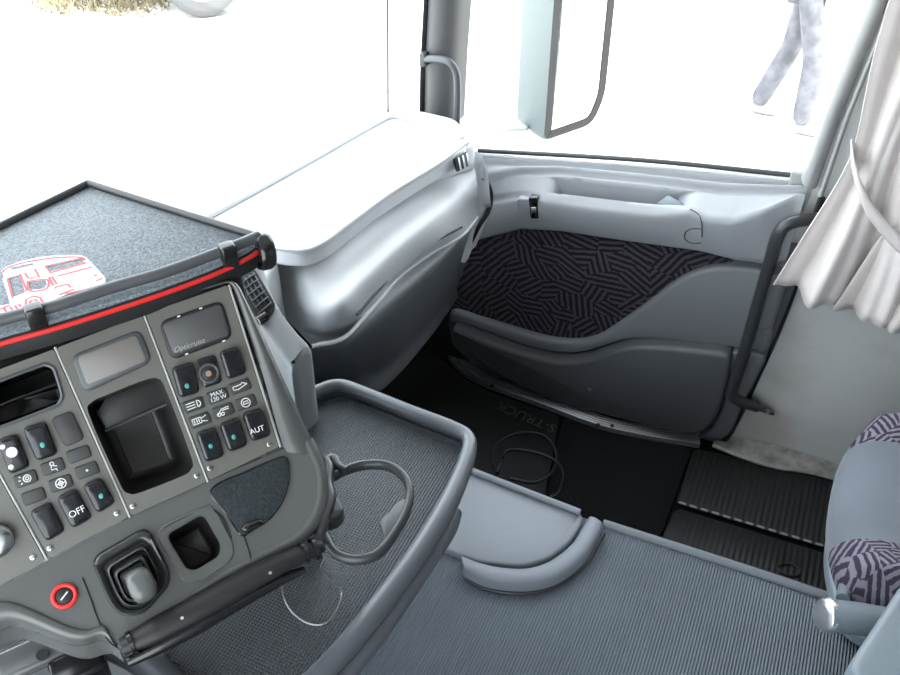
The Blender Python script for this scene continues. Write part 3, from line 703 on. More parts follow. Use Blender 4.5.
# red ringed socket
rc = B(64.5, 596); ang = np.linspace(0, 2*math.pi, 32, endpoint=False)
circ = lambda c, r, ex, ey: np.array([c+r*(math.cos(a)*ex+math.sin(a)*ey) for a in ang])
tube('red_ring', circ(rc+nB*.001, 0.0078, rw, uB), .0018, 'red', con, smooth=False, seg=8, closed=True)
slab('ring_plug', circ(rc, .0060, rw, uB), nB, .002, 'black', con, .001)
ribbon('plug_mark', [[(-.003, -.002), (.003, .002)]], rc+nB*.002, rw, uB, nB, .001, 'print', con)
# rolled lower lip at the left end
lA = [(-60, 618), (-20, 606), (5, 602), (22, 606), (47, 617), (70, 627), (88, 630), (104, 626), (112, 640)]
lB = [(-60, 648), (-20, 640), (0, 631), (14, 627), (31, 631), (62, 643), (81, 646), (103, 641), (118, 650)]
a3 = cr([B(x, y, .000) for x, y in lA], 50); b3 = cr([B(x, y, -.010) for x, y in lB], 50)
R = np.stack([a3-nB*.004, a3+nB*.002, (a3+b3)/2+nB*.008, b3, b3-nB*.01+uB*.004, b3-nB*.03-uB*.010, b3-nB*.03+uB*.04], 1)
R2 = np.array([cr(r, 26) for r in R]); mesh('lower_lip', R2.reshape(-1, 3), grid_faces(50, 26), 'console_body', con, angle=1.2)
for q0, q1 in (((55, 347), (130, 517)), ((143.5, 313.5), (208, 482)), ((229, 285), (280.5, 447)), ((-49, 386), (47.5, 560))):
    tube('divider', [A(*q0, .0012), A(*q1, .0012)], .0011, 'divider', con, n=3, seg=8)
# display
dq = lambda q: [A(x, y) for x, y in q]
dfr = rounded(dq(((70, 356), (140, 329), (153, 362), (84, 394))), .008, 5)
dsp = slab('display_frame', dfr, nA, .004, 'rim_grey', con, .002)
slab('screen', rounded(dq(((77, 357), (136, 335), (147, 361), (87.5, 386))), .004, 5), nA, .0046, 'screen', dsp, .0005)
# card display with slanted script
cfr = rounded(dq(((158, 322), (222, 300), (233, 338), (171, 361))), .008, 5)
cdp = slab('card_frame', cfr, nA, .0035, 'black', con, .0015)
slab('card', rounded(dq(((162, 324), (220, 304.5), (229, 335.5), (173, 355.5))), .004, 5), nA, .0042, 'card', cdp, .0006)
tx = A(204, 339)-A(172, 350); tx /= np.linalg.norm(tx)
text('script', 'Opticruise', A(189, 345.5, .0042), tx, np.cross(nA, tx), nA, .0060, 'dim_print', cdp, .0004, .35)
for q in ((178, 316), (200, 308), (186, 353.5), (223, 340.5)):
    slab('clip', rounded([A(q[0]+a, q[1]+b) for a, b in ((-1.5, .6), (1.5, -.4), (2, 1), (-1, 2))], .0004, 2), nA, .0046, 'print', cdp, .0002)
# rocker switches
def rocker(px, dot=None, kind='rocker'):
    c = [A(x, y) for x, y in px]; L = rounded(c, .0042, 5); cc = L.mean(0)
    ex = c[1]-c[0]; ey = c[0]-c[3]; h = np.linalg.norm(ey); eyn = ey/h
    L1 = cc+(L-cc)*1.05
    fr = slab('switch_frame', L1, nA, .0032, 'tile', con, .0006)
    rings = []
    for s_, hh, tilt in ((1, .003, 0), (.99, .0056, .10), (.95, .0066, .12), (.86, .0071, .12), (.70, .0073, .11), (.5, .0074, .10), (.25, .00745, .10)):
        Q = cc+(L-cc)*s_; dd = (Q-cc) @ eyn
        rings.append(Q+nA*(hh)+np.outer(dd*tilt, nA))
    k = len(L)
    sw = mesh('rocker_switch', np.vstack(rings), grid_faces(len(rings), k, True)+[tuple((len(rings)-1)*k+j for j in range(k))], 'switch', con, angle=1.0)
    if dot:
        p = A(*dot, .0068); slab('indicator', np.array([p+.0017*(math.cos(a)*rw+math.sin(a)*uA*1.25) for a in ang]), nA, .0008, 'led', sw, .0004)
    return sw, cc, ex/np.linalg.norm(ex), eyn
rocker(((171, 368.5), (192, 362), (199, 392), (179, 398)), (187, 386))
rocker(((218.5, 352.5), (237.5, 346), (246, 373), (227, 379.5)))
rocker(((195, 433.5), (214.5, 427), (223.5, 455.5), (205, 462)), (210.5, 446))
rocker(((218.5, 424), (237.5, 417), (246.7, 445), (228.5, 452)), (233.6, 437))
sw, cc, ex, ey = rocker(((241.5, 414), (260.5, 407.5), (270, 435), (251, 441.5)))
text('lettering', 'AUT', A(257, 430, .0072), ex, ey, nA, .0062, 'print', sw, .0005)
sw1, cc, ex, ey = rocker(((-2, 440), (17, 434), (30, 466), (10, 474)))
pp = A(12, 452, .008); tube('toggle', [pp-nA*.002, pp+nA*.003], [.0045, .0038], 'chrome', sw1, n=4, seg=14)
for q in ((2.5, 447), (11, 467)):
    p = A(*q, .0075); tube('stud', [p, p+nA*.0015], .0018, 'chrome', sw1, n=3, seg=10)
rocker(((23, 428.5), (45, 421.5), (58, 453), (37.5, 461)), (42.5, 445))
rocker(((30, 511.5), (50, 501.5), (65, 530), (47, 541)))
sw, cc, ex, ey = rocker(((57, 497.5), (75.5, 488), (92, 517), (72.5, 528)))
text('lettering', 'OFF', A(77, 512, .0072), ex, ey, nA, .0070, 'print', sw, .0005)
rocker(((83, 485), (100.5, 477), (115, 502), (97.5, 513)), (101, 496))
bk = rounded(dq(((50.5, 418.5), (71.5, 410.5), (85, 438.5), (65.5, 447.5))), .004, 5)
slab('blank_cover', bk, nA, .004, 'tile', con, .001)
# 12 V socket
so = rounded(dq(((195, 360), (215, 354), (222, 382.5), (203, 388.5))), .004, 5); sp_ = slab('socket_plate', so, nA, .0038, 'switch', con, .001)
sc3 = A(208.5, 373.5)
tube('socket_ring', circ(sc3+nA*.0042, .0072, rw, uA), .0013, 'rim_grey', sp_, smooth=False, seg=8, closed=True)
slab('socket_core', circ(sc3+nA*.0038, .0062, rw, uA), nA, .0006, 'black_cavity', sp_, .0002)
tube('socket_pin', [sc3+nA*.004, sc3+nA*.0075-rw*.001], .0025, 'socket', sp_, n=3, seg=10)
# symbol tiles
head = [arc(.0030, 0, .0026, -90, 90)+[(.0030, .0026)], [(.0030, .0026), (.0030, -.0026)]]+[[(-.0058, v), (.0014, v)] for v in (-.0022, 0, .0022)]
circle = lambda r, x=0, y=0: arc(x, y, r, 0, 360, 20)
syms = {
 'head': head,
 'key': [[(-.006, .0012), (.001, .0014), (.002, .0026), (.006, .0004)], [(-.006, .0012), (-.006, -.0014), (-.002, -.0018), (.002, -.0006), (.006, .0004)]],
 'heat': [[(-.006, .0022), (.001, .0022), (.001, -.0022), (-.006, -.0022), (-.006, .0022)]]+[[(x, -.0014), (x, .0014)] for x in (-.0045, -.0025, -.0008)]+[[(.001, .001), (.0055, .0024)], [(.001, -.001), (.0055, -.0024)]],
 'tap': [[(-.005, -.002), (-.001, .002), (.005, .0024)], [(-.001, .0008), (.005, .0008)], circle(.0014, -.004, -.0018), circle(.0012, -.001, -.0020)],
 'ring': [circle(.0036), [(-.002, -.001), (-.002, .001), (.002, .001), (.002, -.001), (-.002, -.001)]],
 'lamp': [circle(.0026, .001), circle(.0012, .001), [(-.004, .003), (-.003, .002)], [(-.005, .0), (-.0035, 0)], [(-.004, -.003), (-.003, -.002)]],
 'seat': [circle(.0013, .0, .0024), [(-.001, .001), (-.0015, -.002), (.002, -.0022), (.0022, -.004)], [(.0005, .0006), (.003, -.0004)]],
 'wheel': [circle(.0036), circle(.0016), [(-.0036, 0), (.0036, 0)], [(0, -.0036), (0, .0036)]],
 'dot': [circle(.0006)], None: None}
def tile(x, y, sym=None, s=1.0, words=None):
    c = A(x, y); a = 4.6*(1-(0 if s == 1 else .0))
    dx = A(x+10.2*s, y-3.6*s)-c; dy = A(x-2.1*s, y-5.6*s)-c
    L = rounded([c-dx+dy, c+dx+dy, c+dx-dy, c-dx-dy], .0025, 4)
    t = slab('symbol_tile', L, nA, .0034, 'tile', con, .0008)
    ex = dx/np.linalg.norm(dx); ey = np.cross(nA, ex)
    if sym: ribbon('symbol', syms[sym], c+nA*.0034, ex, ey, nA, .0007, 'print', t, .0004)
    if words:
        text('lettering', words[0], c+ey*.0021+nA*.0034, ex, ey, nA, .0048, 'print', t, .0004)
        text('lettering', words[1], c-ey*.0021+nA*.0034, ex, ey, nA, .0048, 'print', t, .0004)
tile(193, 405, 'head'); tile(217, 396, None, 1, ('MAX', '120 W')); tile(239.5, 386.5, 'key')
tile(199.5, 420, 'heat'); tile(222.6, 411, 'tap'); tile(245, 402.6, 'ring')
tile(26, 478.5, 'lamp', 1.1); tile(53, 466.5, 'seat', 1.1); tile(79, 454, None, 1.1)
tile(34, 496, None, 1.1); tile(61, 483, 'wheel', 1.1); tile(87, 470, 'dot', 1.1)
for q in ((269.5, 444), (210, 468), (197, 475.5), (133, 506), (117, 513), (50, 548), (33, 557)):
    p = A(*q, HP); s = slab('screw', circ(p, .0024, rw, uA), nA, .001, 'steel', con, .0005)
    ribbon('screw_slot', [[(-.0016, 0), (.0016, 0)]], p+nA*.001, rw, uA, nA, .0006, 'black', s)
# silver round knob at the left edge
p = A(-4, 540, HP); rings = []
for r_, h in ((.0125, 0), (.0125, .008), (.011, .011), (.006, .0118)): rings.append(circ(p+nA*h, r_, rw, uA))
mesh('round_knob', np.vstack(rings), grid_faces(4, 32, True)+[tuple(96+j for j in range(32))], 'steel', con, angle=1.0)
adopt(con)

# ---------------- table above the centre dash with felt top
MZ = 1.09
sh = thing('dash_table', Pz(100, 260, MZ-.02)); tag(sh, 'black felt-topped dashboard table with grey rail and red front edging', 'table')
fe = [(-110, 376), (0, 342), (60, 325), (133, 302), (190, 282), (222, 269), (250, 255), (260, 248)]
bd = cr([Pz(x, y, MZ) for x, y in fe], 40)
board = list(bd)+[Pz(266, 238, MZ), Pz(88, 184, MZ), Pz(-110, 280, MZ)]
slab('board', np.array(board), Zv, 0, 'black', sh, .002, base=-.016)
slab('felt_top', inset(np.array(board), .004, Zv), Zv, .003, 'felt', sh, .002)
tube('red_edging', bd-np.array([0, 0, .002]), .0020, 'red', sh, smooth=False, seg=8)
rail = cr([Pz(x, y, MZ+.010) for x, y in ((-110, 352), (0, 320), (55, 306), (110, 288), (165, 272), (217, 253), (245, 242), (259, 236))], 50)
tube('rail', rail, .0048, 'rim_grey', sh, smooth=False, seg=10)
for x, y in ((35, 314), (228, 252)):
    c = Pz(x, y, MZ+.010); box('clip', c-Zv*.003, (.013, .012, .021), 'black_gloss', sh, .002, Matrix.Rotation(math.atan2(rw[1], rw[0]), 3, 'Z'))
tube('side_rim', [Pz(88, 183, MZ+.006), Pz(176, 211, MZ+.006), Pz(266, 239, MZ+.006)], .0035, 'bar', sh, n=10, seg=8)
tube('side_rim', [Pz(88, 183, MZ+.006), Pz(0, 226, MZ+.006), Pz(-110, 281, MZ+.006)], .0035, 'bar', sh, n=10, seg=8)
ec = Pz(264, 251, MZ-.004); ed = np.array([.81, -.58, -.12]); ed /= np.linalg.norm(ed)
tube('end_cap', [ec-ed*.007, ec-ed*.005, ec+ed*.003, ec+ed*.006], [.015, .0165, .0165, .0145], 'black_gloss', sh, n=10, seg=24)
# printed lorry on the felt
FZ = MZ+.0032
def pr(pts): return [Pz(x/7.5, 230+y/7.5, FZ) for x, y in pts]
def pstroke(name, polys, wd, mt):
    v = []; f = []
    for ln in polys:
        p = np.array(pr(ln)); p = cr(p, max(2, 3*len(p))) if len(p) > 5 else p
        t = np.gradient(p, axis=0); t /= np.linalg.norm(t, axis=1)[:, None]; s = np.cross(np.broadcast_to(Zv, t.shape), t); k0 = len(v)
        for i in range(len(p)): v += [p[i]+s[i]*wd/2, p[i]-s[i]*wd/2]
        f += [(k0+2*i, k0+2*i+1, k0+2*i+3, k0+2*i+2) for i in range(len(p)-1)]
    return mesh(name, v, f, mt, sh, False)
hole1 = pr([(50, 370), (150, 335), (185, 450), (180, 475), (90, 505)]); hole2 = pr([(345, 275), (610, 215), (640, 245), (370, 315)])
hole3 = pr([(210, 390), (340, 375), (355, 405), (330, 440), (230, 450), (215, 420)]); hole4 = pr([(80, 280), (250, 245), (255, 262), (90, 303)])
lorry = pr([(-80, 640), (-60, 575), (75, 555), (60, 490), (20, 370), (30, 345), (10, 310), (30, 285), (150, 235), (300, 203), (430, 188), (610, 188), (650, 210), (720, 280), (790, 360), (790, 395), (640, 440), (480, 490), (320, 555), (180, 620), (60, 660)])
plate_holes('printed_lorry', lorry, [hole1, hole2, hole3, hole4], Zv, 'white_print', sh, .0002)
FZ = MZ+.0036
pstroke('printed_lines', [[(20, 320), (40, 290), (150, 250), (300, 222), (430, 205), (600, 203), (640, 225)], [(55, 365), (150, 330), (200, 450), (95, 510), (55, 365)],
    [(340, 270), (610, 210), (650, 245), (375, 320), (340, 270)], [(430, 345), (560, 310), (690, 275)], [(185, 320), (210, 360), (245, 360), (295, 355), (260, 290)], [(205, 385), (345, 370), (365, 405), (335, 445), (225, 455), (205, 385)],
    [(365, 355), (400, 415), (425, 405), (390, 350), (365, 355)], [(410, 440), (420, 425), (510, 405), (530, 430)], [(440, 485), (560, 440)], [(490, 480), (605, 452)], [(190, 570), (195, 520), (245, 495), (300, 505), (325, 550)], [(215, 565), (230, 530), (265, 520), (295, 550)],
    [(700, 345), (730, 335)], [(720, 380), (770, 360)], [(-60, 620), (75, 560)], [(30, 585), (50, 620)], [(75, 575), (95, 605)], [(110, 565), (130, 590)], [(140, 555), (158, 575)], [(-20, 600), (0, 640)], [(-60, 660), (150, 600)]], .0018, 'red_print')
adopt(sh)
# dark upper dash that carries the table, behind the console
ud = thing('upper_dash', (-.2, .62, .93)); tag(ud, 'dark upper dash moulding beneath the felt-topped table', 'dash top')
vb = [(-.62, .86, 1.0), (-.10, .86, 1.0), (-.04, .60, 1.04), (-.07, .46, 1.05), (-.09, .435, 1.05), (-.16, .485, 1.06), (-.45, .70, 1.06), (-.62, .80, 1.06)]
L = np.array([(x, y, 0) for x, y, z in vb])
hb = np.array([[x, y, .93] for x, y, z in vb]); ht = np.array(vb)
v = np.vstack([hb, ht]); mesh('moulding', v, grid_faces(2, 8, True)+[(8, 9, 10, 11), (8, 11, 12, 13), (8, 13, 14, 15), tuple(range(8))[::-1]], 'black', ud, True, .008)
adopt(ud)

# ================================================================== CONSOLE TRAY, cup holder, baton
QZ = .70
tr = thing('console_tray', Pz(350, 550, QZ-.03)); tag(tr, 'grey open console tray lined with a dark dimpled rubber mat', 'tray')
to = [(150, 650), (250, 480), (300, 400), (330, 388), (345, 386), (462, 432), (470, 442), (466, 460), (440, 520), (395, 585), (350, 640), (300, 695), (255, 745), (215, 760)]
tl = rounded([Pz(x, y, QZ) for x, y in to], .012, 4)
slab('tray_floor', tl-Zv*.016, Zv, 0, 'tray', tr, .004, base=-.02)
rimp = [(250, 470), (275, 425), (300, 402), (322, 389), (340, 385), (362, 392), (410, 411), (452, 427), (468, 437), (468, 455), (450, 500), (425, 543), (390, 592), (345, 648), (295, 700), (255, 745)]
rp = cr([Pz(x, y, QZ) for x, y in rimp], 110)
tube('tray_rim', rp, np.r_[np.full(55, .0085), np.linspace(.009, .0125, 15), np.full(40, .0125)], 'tray', tr, smooth=False, seg=14)
wall = np.stack([rp, rp-Zv*.024], 1); mesh('tray_wall', wall.reshape(-1, 3), grid_faces(110, 2), 'tray', tr)
slab('tray_liner', inset(tl, .010, Zv)-Zv*.0155, Zv, .002, 'tray_mat', tr, .001)
lr = cr([Pz(x, y, QZ-.022) for x, y in ((452, 512), (446, 530), (420, 570), (380, 628), (340, 680), (300, 740))], 60)
tube('lower_rail', lr, .0125, 'tray', tr, smooth=False, seg=12)
tube('tray_side', [Pz(x, y, QZ-.004) for x, y in ((105, 640), (150, 665), (200, 720))], .016, 'tray', tr, n=14, seg=10)
adopt(tr)
ch = thing('cup_holder', B(333, 510)); tag(ch, 'dark open ring cup holder clipped to the right end of the console', 'cup holder')
HZ = .885
hz = lambda q, z=HZ: [Pz(x, y, z) for x, y in q]
ringp = hz(((331, 478), (344, 471), (365, 465), (388, 466), (404, 477), (410, 494), (405, 515), (395, 533), (384, 548), (372, 557), (352, 560), (335, 553), (326, 538)))
tube('ring', ringp, .0042, 'bar', ch, n=80, seg=12, flat=1.35)
slab('ring_flange', rounded(hz(((383, 536), (379, 524), (388, 516), (398, 504), (408, 500), (402, 520), (393, 536), (384, 546)), HZ-.002), .004, 4), Zv, .004, 'rim_grey', ch, .001)
tube('bracket', hz(((325, 462), (329, 470), (328, 486), (331, 500), (325, 520), (318, 540)), HZ+.004), .0055, 'bar', ch, n=30, seg=10, flat=1.6)
tube('bracket_hook', hz(((326, 463), (333, 458), (338, 466), (346, 471)), HZ+.004), .0048, 'bar', ch, n=16, seg=10)
slab('bracket_tooth', rounded(hz(((328, 503), (338, 500), (345, 514), (338, 522), (326, 526), (320, 522))), .004, 4), Zv, .007, 'bar', ch, .002, base=-.008)
tube('bracket_arm', hz(((307, 532), (314, 528), (322, 534), (328, 545))), .006, 'bar', ch, n=14, seg=10)
tube('ring_joint', [Pz(362, 549, HZ+.006), Pz(368, 562, HZ)], .0012, 'rim_grey', ch, n=3, seg=6)
adopt(ch)
bt = thing('folded_sleeve', B(220, 600, -.01)); tag(bt, 'long slim black zipped sleeve lying along the lower edge of the console', 'sleeve')
sp0 = [B(x, y, h) for x, y, h in ((122, 647, .006), (150, 633, .007), (190, 612, .008), (235, 587, .008), (275, 566, .008), (300, 555, .006), (322, 546, .004))]
tube('sleeve_body', sp0, [.007, .0105, .0115, .0115, .010, .0085, .006], 'black', bt, n=60, seg=14, flat=.75)
tube('sleeve_fold', [p-uB*.012-nB*.006 for p in sp0[:6]], [.004, .006, .007, .006, .005, .003], 'black_gloss', bt, n=50, seg=10)
for i in (3, 52, 56):
    p = cr(sp0, 60); t = p[i+1]-p[i]; t /= np.linalg.norm(t)
    tube('collar', [p[i]-t*.0015, p[i]+t*.0015], (.0095 if i > 10 else .0092), 'black_gloss', bt, n=3, seg=16)
for q in ((182, 618, .858), (270, 573, .873)):
    p = B(q[0], q[1], .0155); tube('stud', [p, p+nB*.002], .0013, 'chrome', bt, n=3, seg=8)
tube('cord', [Pz(x, y, z) for x, y, z in ((322, 548, .88), (324, 558, .85), (321, 568, .80), (330, 578, .74), (341, 588, .705), (340, 602, .696), (328, 622, .6925), (310, 624, .6925), (292, 612, .6925), (283, 595, .70), (284, 575, .76), (290, 560, .85))], .0009, 'wire', bt, n=80, seg=6)
adopt(bt)

# ---------------- steering column parts under the left end of the console
st = thing('steering_column', (-.45, .42, .35)); tag(st, 'dark grey steering column shroud below the left end of the console', 'steering column')
a = Pz(20, 660, .78); b = Pz(-60, 720, .78)
box('shroud', (a+np.array([-.06, .0, -.09])), (.20, .14, .12), 'dash_dark', st, .02, Matrix.Rotation(-.6, 3, 'Z'))
tube('column', [a+np.array([-.03, .05, -.10]), a+np.array([.02, .18, -.40])], .035, 'black', st, n=6, seg=16)
box('bracket', Pz(35, 655, .80), (.06, .03, .012), 'console_body', st, .004, Matrix.Rotation(-.6, 3, 'Z'))
tube('bolt', [Pz(42, 655, .806), Pz(42, 655, .81)], .005, 'black', st, n=3, seg=10)
box('lever_block', Pz(80, 672, .79), (.045, .03, .03), 'black_gloss', st, .005, Matrix.Rotation(-.6, 3, 'Z'))
adopt(st)

# ================================================================== RIGHT SIDE: grab bar, curtain, seat
gb_ = thing('grab_bar', Px(735, 395, .945)); tag(gb_, 'bent black tubular grab bar between the door and the pale side wall', 'grab bar')
tube('tube', [Px(x, y, v) for x, y, v in ((838, 222, .99), (820, 219, .965), (798, 221, .94), (785, 226, .93), (777, 238, .925), (770, 262, .925), (757, 308, .925), (745, 350, .925), (735, 380, .925), (731, 391, .925), (734, 398, .928), (745, 403, .935), (757, 407, .95))], .0125, 'bar', gb_, n=90, seg=14)
tube('foot_plate', [Px(752, 405, .945), Px(766, 410, .965), Px(771, 412, .985)], [.011, .010, .010], 'bar', gb_, n=8, seg=12, flat=.6)
p = Px(767, 411, .958); tube('screw', [p, p-np.array([.004, 0, 0])], .006, 'chrome', gb_, n=3, seg=12)
adopt(gb_)
ah = thing('pillar_handle', Px(458, 112, .93)); tag(ah, 'slim grey grab handle fixed to the dark front pillar', 'grab handle')
tube('tube', [Px(x, y, v) for x, y, v in ((426, 59, .955), (438, 59, .94), (449, 62, .93), (456, 72, .93), (457.5, 88, .93), (457, 118, .93), (456, 130, .93))], .0075, 'rim_grey', ah, n=50, seg=12)
box('bracket', Px(424, 59, .958), (.02, .014, .028), 'rim_grey', ah, .003)
adopt(ah)

# curtain
cu = thing('curtain', (.93, -.2, .5)); tag(cu, 'beige gathered curtain tied back with a band against the side wall', 'curtain')
def curtain_sheet(name, yl, yr, xo, folds, amp, ph, z0=.50, z1=1.80, zp=.80, pin=.45, hem=0, mt='curtain'):
    nz, ny = 70, 120; v = []
    for i in range(nz):
        t = i/(nz-1); 
        for j in range(ny):
            s = j/(ny-1)
            z = z0+(z1-z0)*t-(1-t)**8*hem*s
            # gathered where the band holds it, flaring below
            q = math.exp(-((z-zp)/.13)**2); fl = max(0, (zp-z)/(zp-z0))
            y0 = yl-.030*q*.6+.045*fl**1.5; y1 = yr+.05*q
            y = y0+(y1-y0)*s
            a = amp*(1+.9*fl)*(1-.45*q)
            x = xo+.012*q-.02*fl-a*(math.sin(2*math.pi*folds*s+ph+.8*math.sin(3*t+ph))+.35*math.sin(2*math.pi*folds*2.3*s+1.7*ph))*min(1, .35+3*s)
            v.append((min(x, .988), y, z))
    o = mesh(name, v, grid_faces(nz, ny), mt, cu, angle=3)
    sm = o.modifiers.new('s', 'SOLIDIFY'); sm.thickness = .003
    return o
curtain_sheet('front_panel', -.050, -.24, .925, 2.2, .016, 2.6, z0=.515, hem=.02)
curtain_sheet('rear_panel', -.165, -.60, .935, 4, .017, 1.0, z0=.495, hem=.015)
bandc = [Px(x, y, v) for x, y, v in ((853, 148, .95), (853, 156, .915), (858, 180, .895), (868, 205, .89), (885, 228, .89), (905, 248, .89), (935, 268, .90), (975, 285, .94), (990, 290, .98))]
pb = cr(bandc, 60); R = np.stack([pb+np.array([0, .005, .017]), pb+np.array([-.003, .001, .004]), pb+np.array([-.003, -.001, -.004]), pb-np.array([0, .005, .017])], 1)
o = mesh('tie_band', R.reshape(-1, 3), grid_faces(60, 4), 'curtain', cu, angle=3); sm = o.modifiers.new('s', 'SOLIDIFY'); sm.thickness = .003
adopt(cu)

# passenger seat
se = thing('passenger_chair', (.55, -.5, 0)); tag(se, 'passenger seat with blue-grey centre and patterned purple-grey side bolsters', 'seat')
def cushion(name, x0, x1, mt, nx=24):
    rows = []
    for x in np.linspace(x0, x1, nx):
        t = (x-.505)/.215                                # -1 .. 1 over the cushion
        yf = -.186-.055*abs(t)**2.4
        zt = .455+.030*math.exp(-((abs(t)-.78)/.25)**2)-.09*max(0, abs(t)-.80)/.2
        zb = .372; r = []
        for a, h in ((0, zb), (-.002, zb+.02), (-.001, zb+.04), (.010, zt-.028), (.035, zt-.010), (.075, zt), (.15, zt+.002), (.30, zt-.006), (.52, zt-.02)):
            r.append((x, yf-a, h))
        r[1] = (x, yf+.003, zb+.02); r[2] = (x, yf+.003, zb+.038)
        rows.append(cr(np.array(r), 30))
    G = np.array(rows); v = list(G.reshape(-1, 3)); f = grid_faces(nx, 30)
    for e in (0, nx-1):
        f.append(tuple(e*30+j for j in range(30)))
    return mesh(name, v, f, mt, se, angle=1.1)
cushion('centre_panel', .395, .615, 'seat_grey')
cushion('side_bolster', .290, .395, 'seat_fabric'); cushion('side_bolster', .615, .720, 'seat_fabric')
pan = rounded([(.272, -.80, .384), (.735, -.80, .384), (.735, -.27, .384), (.60, -.20, .384), (.41, -.188, .384), (.272, -.225, .384)], .05, 6)
slab('seat_pan', pan, Zv, 0, 'seat_plastic', se, .006, base=-.022)
for x in (.38, .70):
    box('slide_rail', (x, -.5, .305), (.035, .56, .10), 'seat_plastic', se, .006)
box('pedestal', (.54, -.52, .125), (.30, .40, .25), 'black', se, .02)
box('backrest', (.535, -.86, .78), (.46, .14, .86), 'seat_grey', se, .05, Matrix.Rotation(.14, 3, 'X'))
for x in (.325, .745): box('back_bolster', (x, -.83, .74), (.08, .17, .70), 'seat_fabric', se, .035, Matrix.Rotation(.14, 3, 'X'))
box('headrest', (.535, -.94, 1.32), (.30, .11, .20), 'seat_grey', se, .04)
# adjuster: chrome-capped handle on the inboard side
k0 = Pz(826, 615, .43); k1 = Pz(885, 622, .43); d = (k1-k0)/np.linalg.norm(k1-k0)
ad = tube('adjuster_handle', [k0+d*.004, k0+d*.02, k0+d*.06, k1, k1+d*.12], [.022, .023, .021, .020, .020], 'seat_plastic', se, n=16, seg=20)
cx_ = -d*.75+(CAM-k0)/np.linalg.norm(CAM-k0)*.45; cx_ /= np.linalg.norm(cx_)
tube('chrome_cap', [k0-cx_*.008, k0+cx_*.002, k0+cx_*.006, k0+cx_*.008], [.024, .0245, .021, .012], 'chrome', ad, n=12, seg=28)
tube('handle_strut', [Pz(843, 600, .42), Pz(848, 572, .372)], .010, 'seat_plastic', se, n=4, seg=10)
adopt(se)
# light grey plastic side box close to the camera
sb = thing('side_box', Pz(890, 650, .45)); tag(sb, 'pale grey-blue rounded plastic box edge in the bottom right corner', 'storage box')
BZ = .60
b1, b2 = Pz(846, 668, BZ), Pz(905, 578, BZ); bdir = b2-b1; bper = np.cross(bdir, Zv); bper /= np.linalg.norm(bper); bper *= (-1 if bper[1] > 0 else 1)
bl = rounded([b1, b1+bdir*1.02, b1+bdir*1.02+bper*.34, b1+bper*.34], .02, 5)
slab('box_shell', bl, Zv, 0, 'seat_plastic', sb, .008, base=-(BZ-TZ-.001))
adopt(sb)

# ================================================================== OUTSIDE
mi = thing('wing_mirror', (1.33, .60, .5)); tag(mi, 'large pale wing mirror outside the passenger window', 'mirror')
m0 = np.array([1.30, .603, 0]); m1 = np.array([1.42, .505, 0]); mdir = (m1-m0)/np.linalg.norm(m1-m0); mn = np.array([mdir[1], -mdir[0], 0]); 
if np.dot(mn, CAM-m0) < 0: mn = -mn
Mp = lambda x, y: Ppl(x, y, m0, mn)
face = rounded([Mp(x, y) for x, y in ((543, 140), (592, 123), (604, 95), (614, 0), (626, -170), (562, -170), (553, 0))], [.02, .03, .03, 0, .05, .05, 0], 6)
fc = face.mean(0); mb = np.array([.15, .98, 0])
rings = [face+mn*.004, fc+(face-fc)*1.02, fc+(face-fc)*1.0+mb*.03, fc+(face-fc)*.92+mb*.085, fc+(face-fc)*.6+mb*.11]
k = len(face); mesh('housing', np.vstack(rings), grid_faces(5, k, True)+[tuple(4*k+j for j in range(k))], 'mirror_housing', mi, angle=1.0)
fr2 = inset(face, .020, mn)
v = np.vstack([face+mn*.004, fr2+mn*.004]); mesh('frame', v, grid_faces(2, k, True), 'black', mi)
slab('mirror_glass', fr2, mn, .003, 'mirror_glass', mi, .001)
tube('arm', [Mp(575, -150)-mn*.06, Mp(560, -230)-mn*.05, Px(500, -260, 1.06)], .014, 'black', mi, n=16, seg=10)
tube('arm', [Mp(545, 132)+mb*.05, Mp(530, 134)+mb*.06, Mp(515, 139)+mb*.06], .010, 'mirror_housing', mi, n=16, seg=10)
adopt(mi)

# walking person
pe = thing('person', (0, 0, GZ)); tag(pe, 'person in dark jacket and jeans walking across the yard', 'person')
fA = Pz(756, 106, GZ+.05); fB = Pz(800, 127, GZ+.05)
hip = (fA+fB)/2; hip[2] = GZ+1.0; fw = np.array([0, -1., 0])
def skin(name, pts, edges, mt, parent, sub=2):
    me = bpy.data.meshes.new(name); me.from_pydata([tuple(p[:3]) for p in pts], edges, []); o = bpy.data.objects.new(name, me); COL.objects.link(o)
    sk = o.modifiers.new('skin', 'SKIN'); 
    for i, p in enumerate(pts):
        s = me.skin_vertices[0].data[i]; s.radius = (p[3], p[3]); s.use_root = (i == 0)
    ss = o.modifiers.new('sub', 'SUBSURF'); ss.levels = ss.render_levels = sub
    bpy.context.view_layer.update()
    m2 = bpy.data.meshes.new_from_object(o.evaluated_get(bpy.context.evaluated_depsgraph_get())); bpy.data.objects.remove(o)
    return link(name, m2, mt, parent)
X1 = np.array([1., 0, 0])
hl, hr = hip-X1*.09, hip+X1*.09
feet = [(fB, hl), (fA, hr)]
lp_ = [(*hip, .12)]; ed_ = []
for f_, h_ in feet:
    kn_ = (h_+f_)/2+fw*.06; an_ = f_+Zv*.015
    i = len(lp_); lp_ += [(*h_, .088), (*(h_*.5+kn_*.5), .084), (*kn_, .078), (*(kn_*.5+an_*.5), .076), (*an_, .074)]
    ed_ += [(0, i), (i, i+1), (i+1, i+2), (i+2, i+3), (i+3, i+4)]
skin('trousers', lp_, ed_, 'jeans', pe)
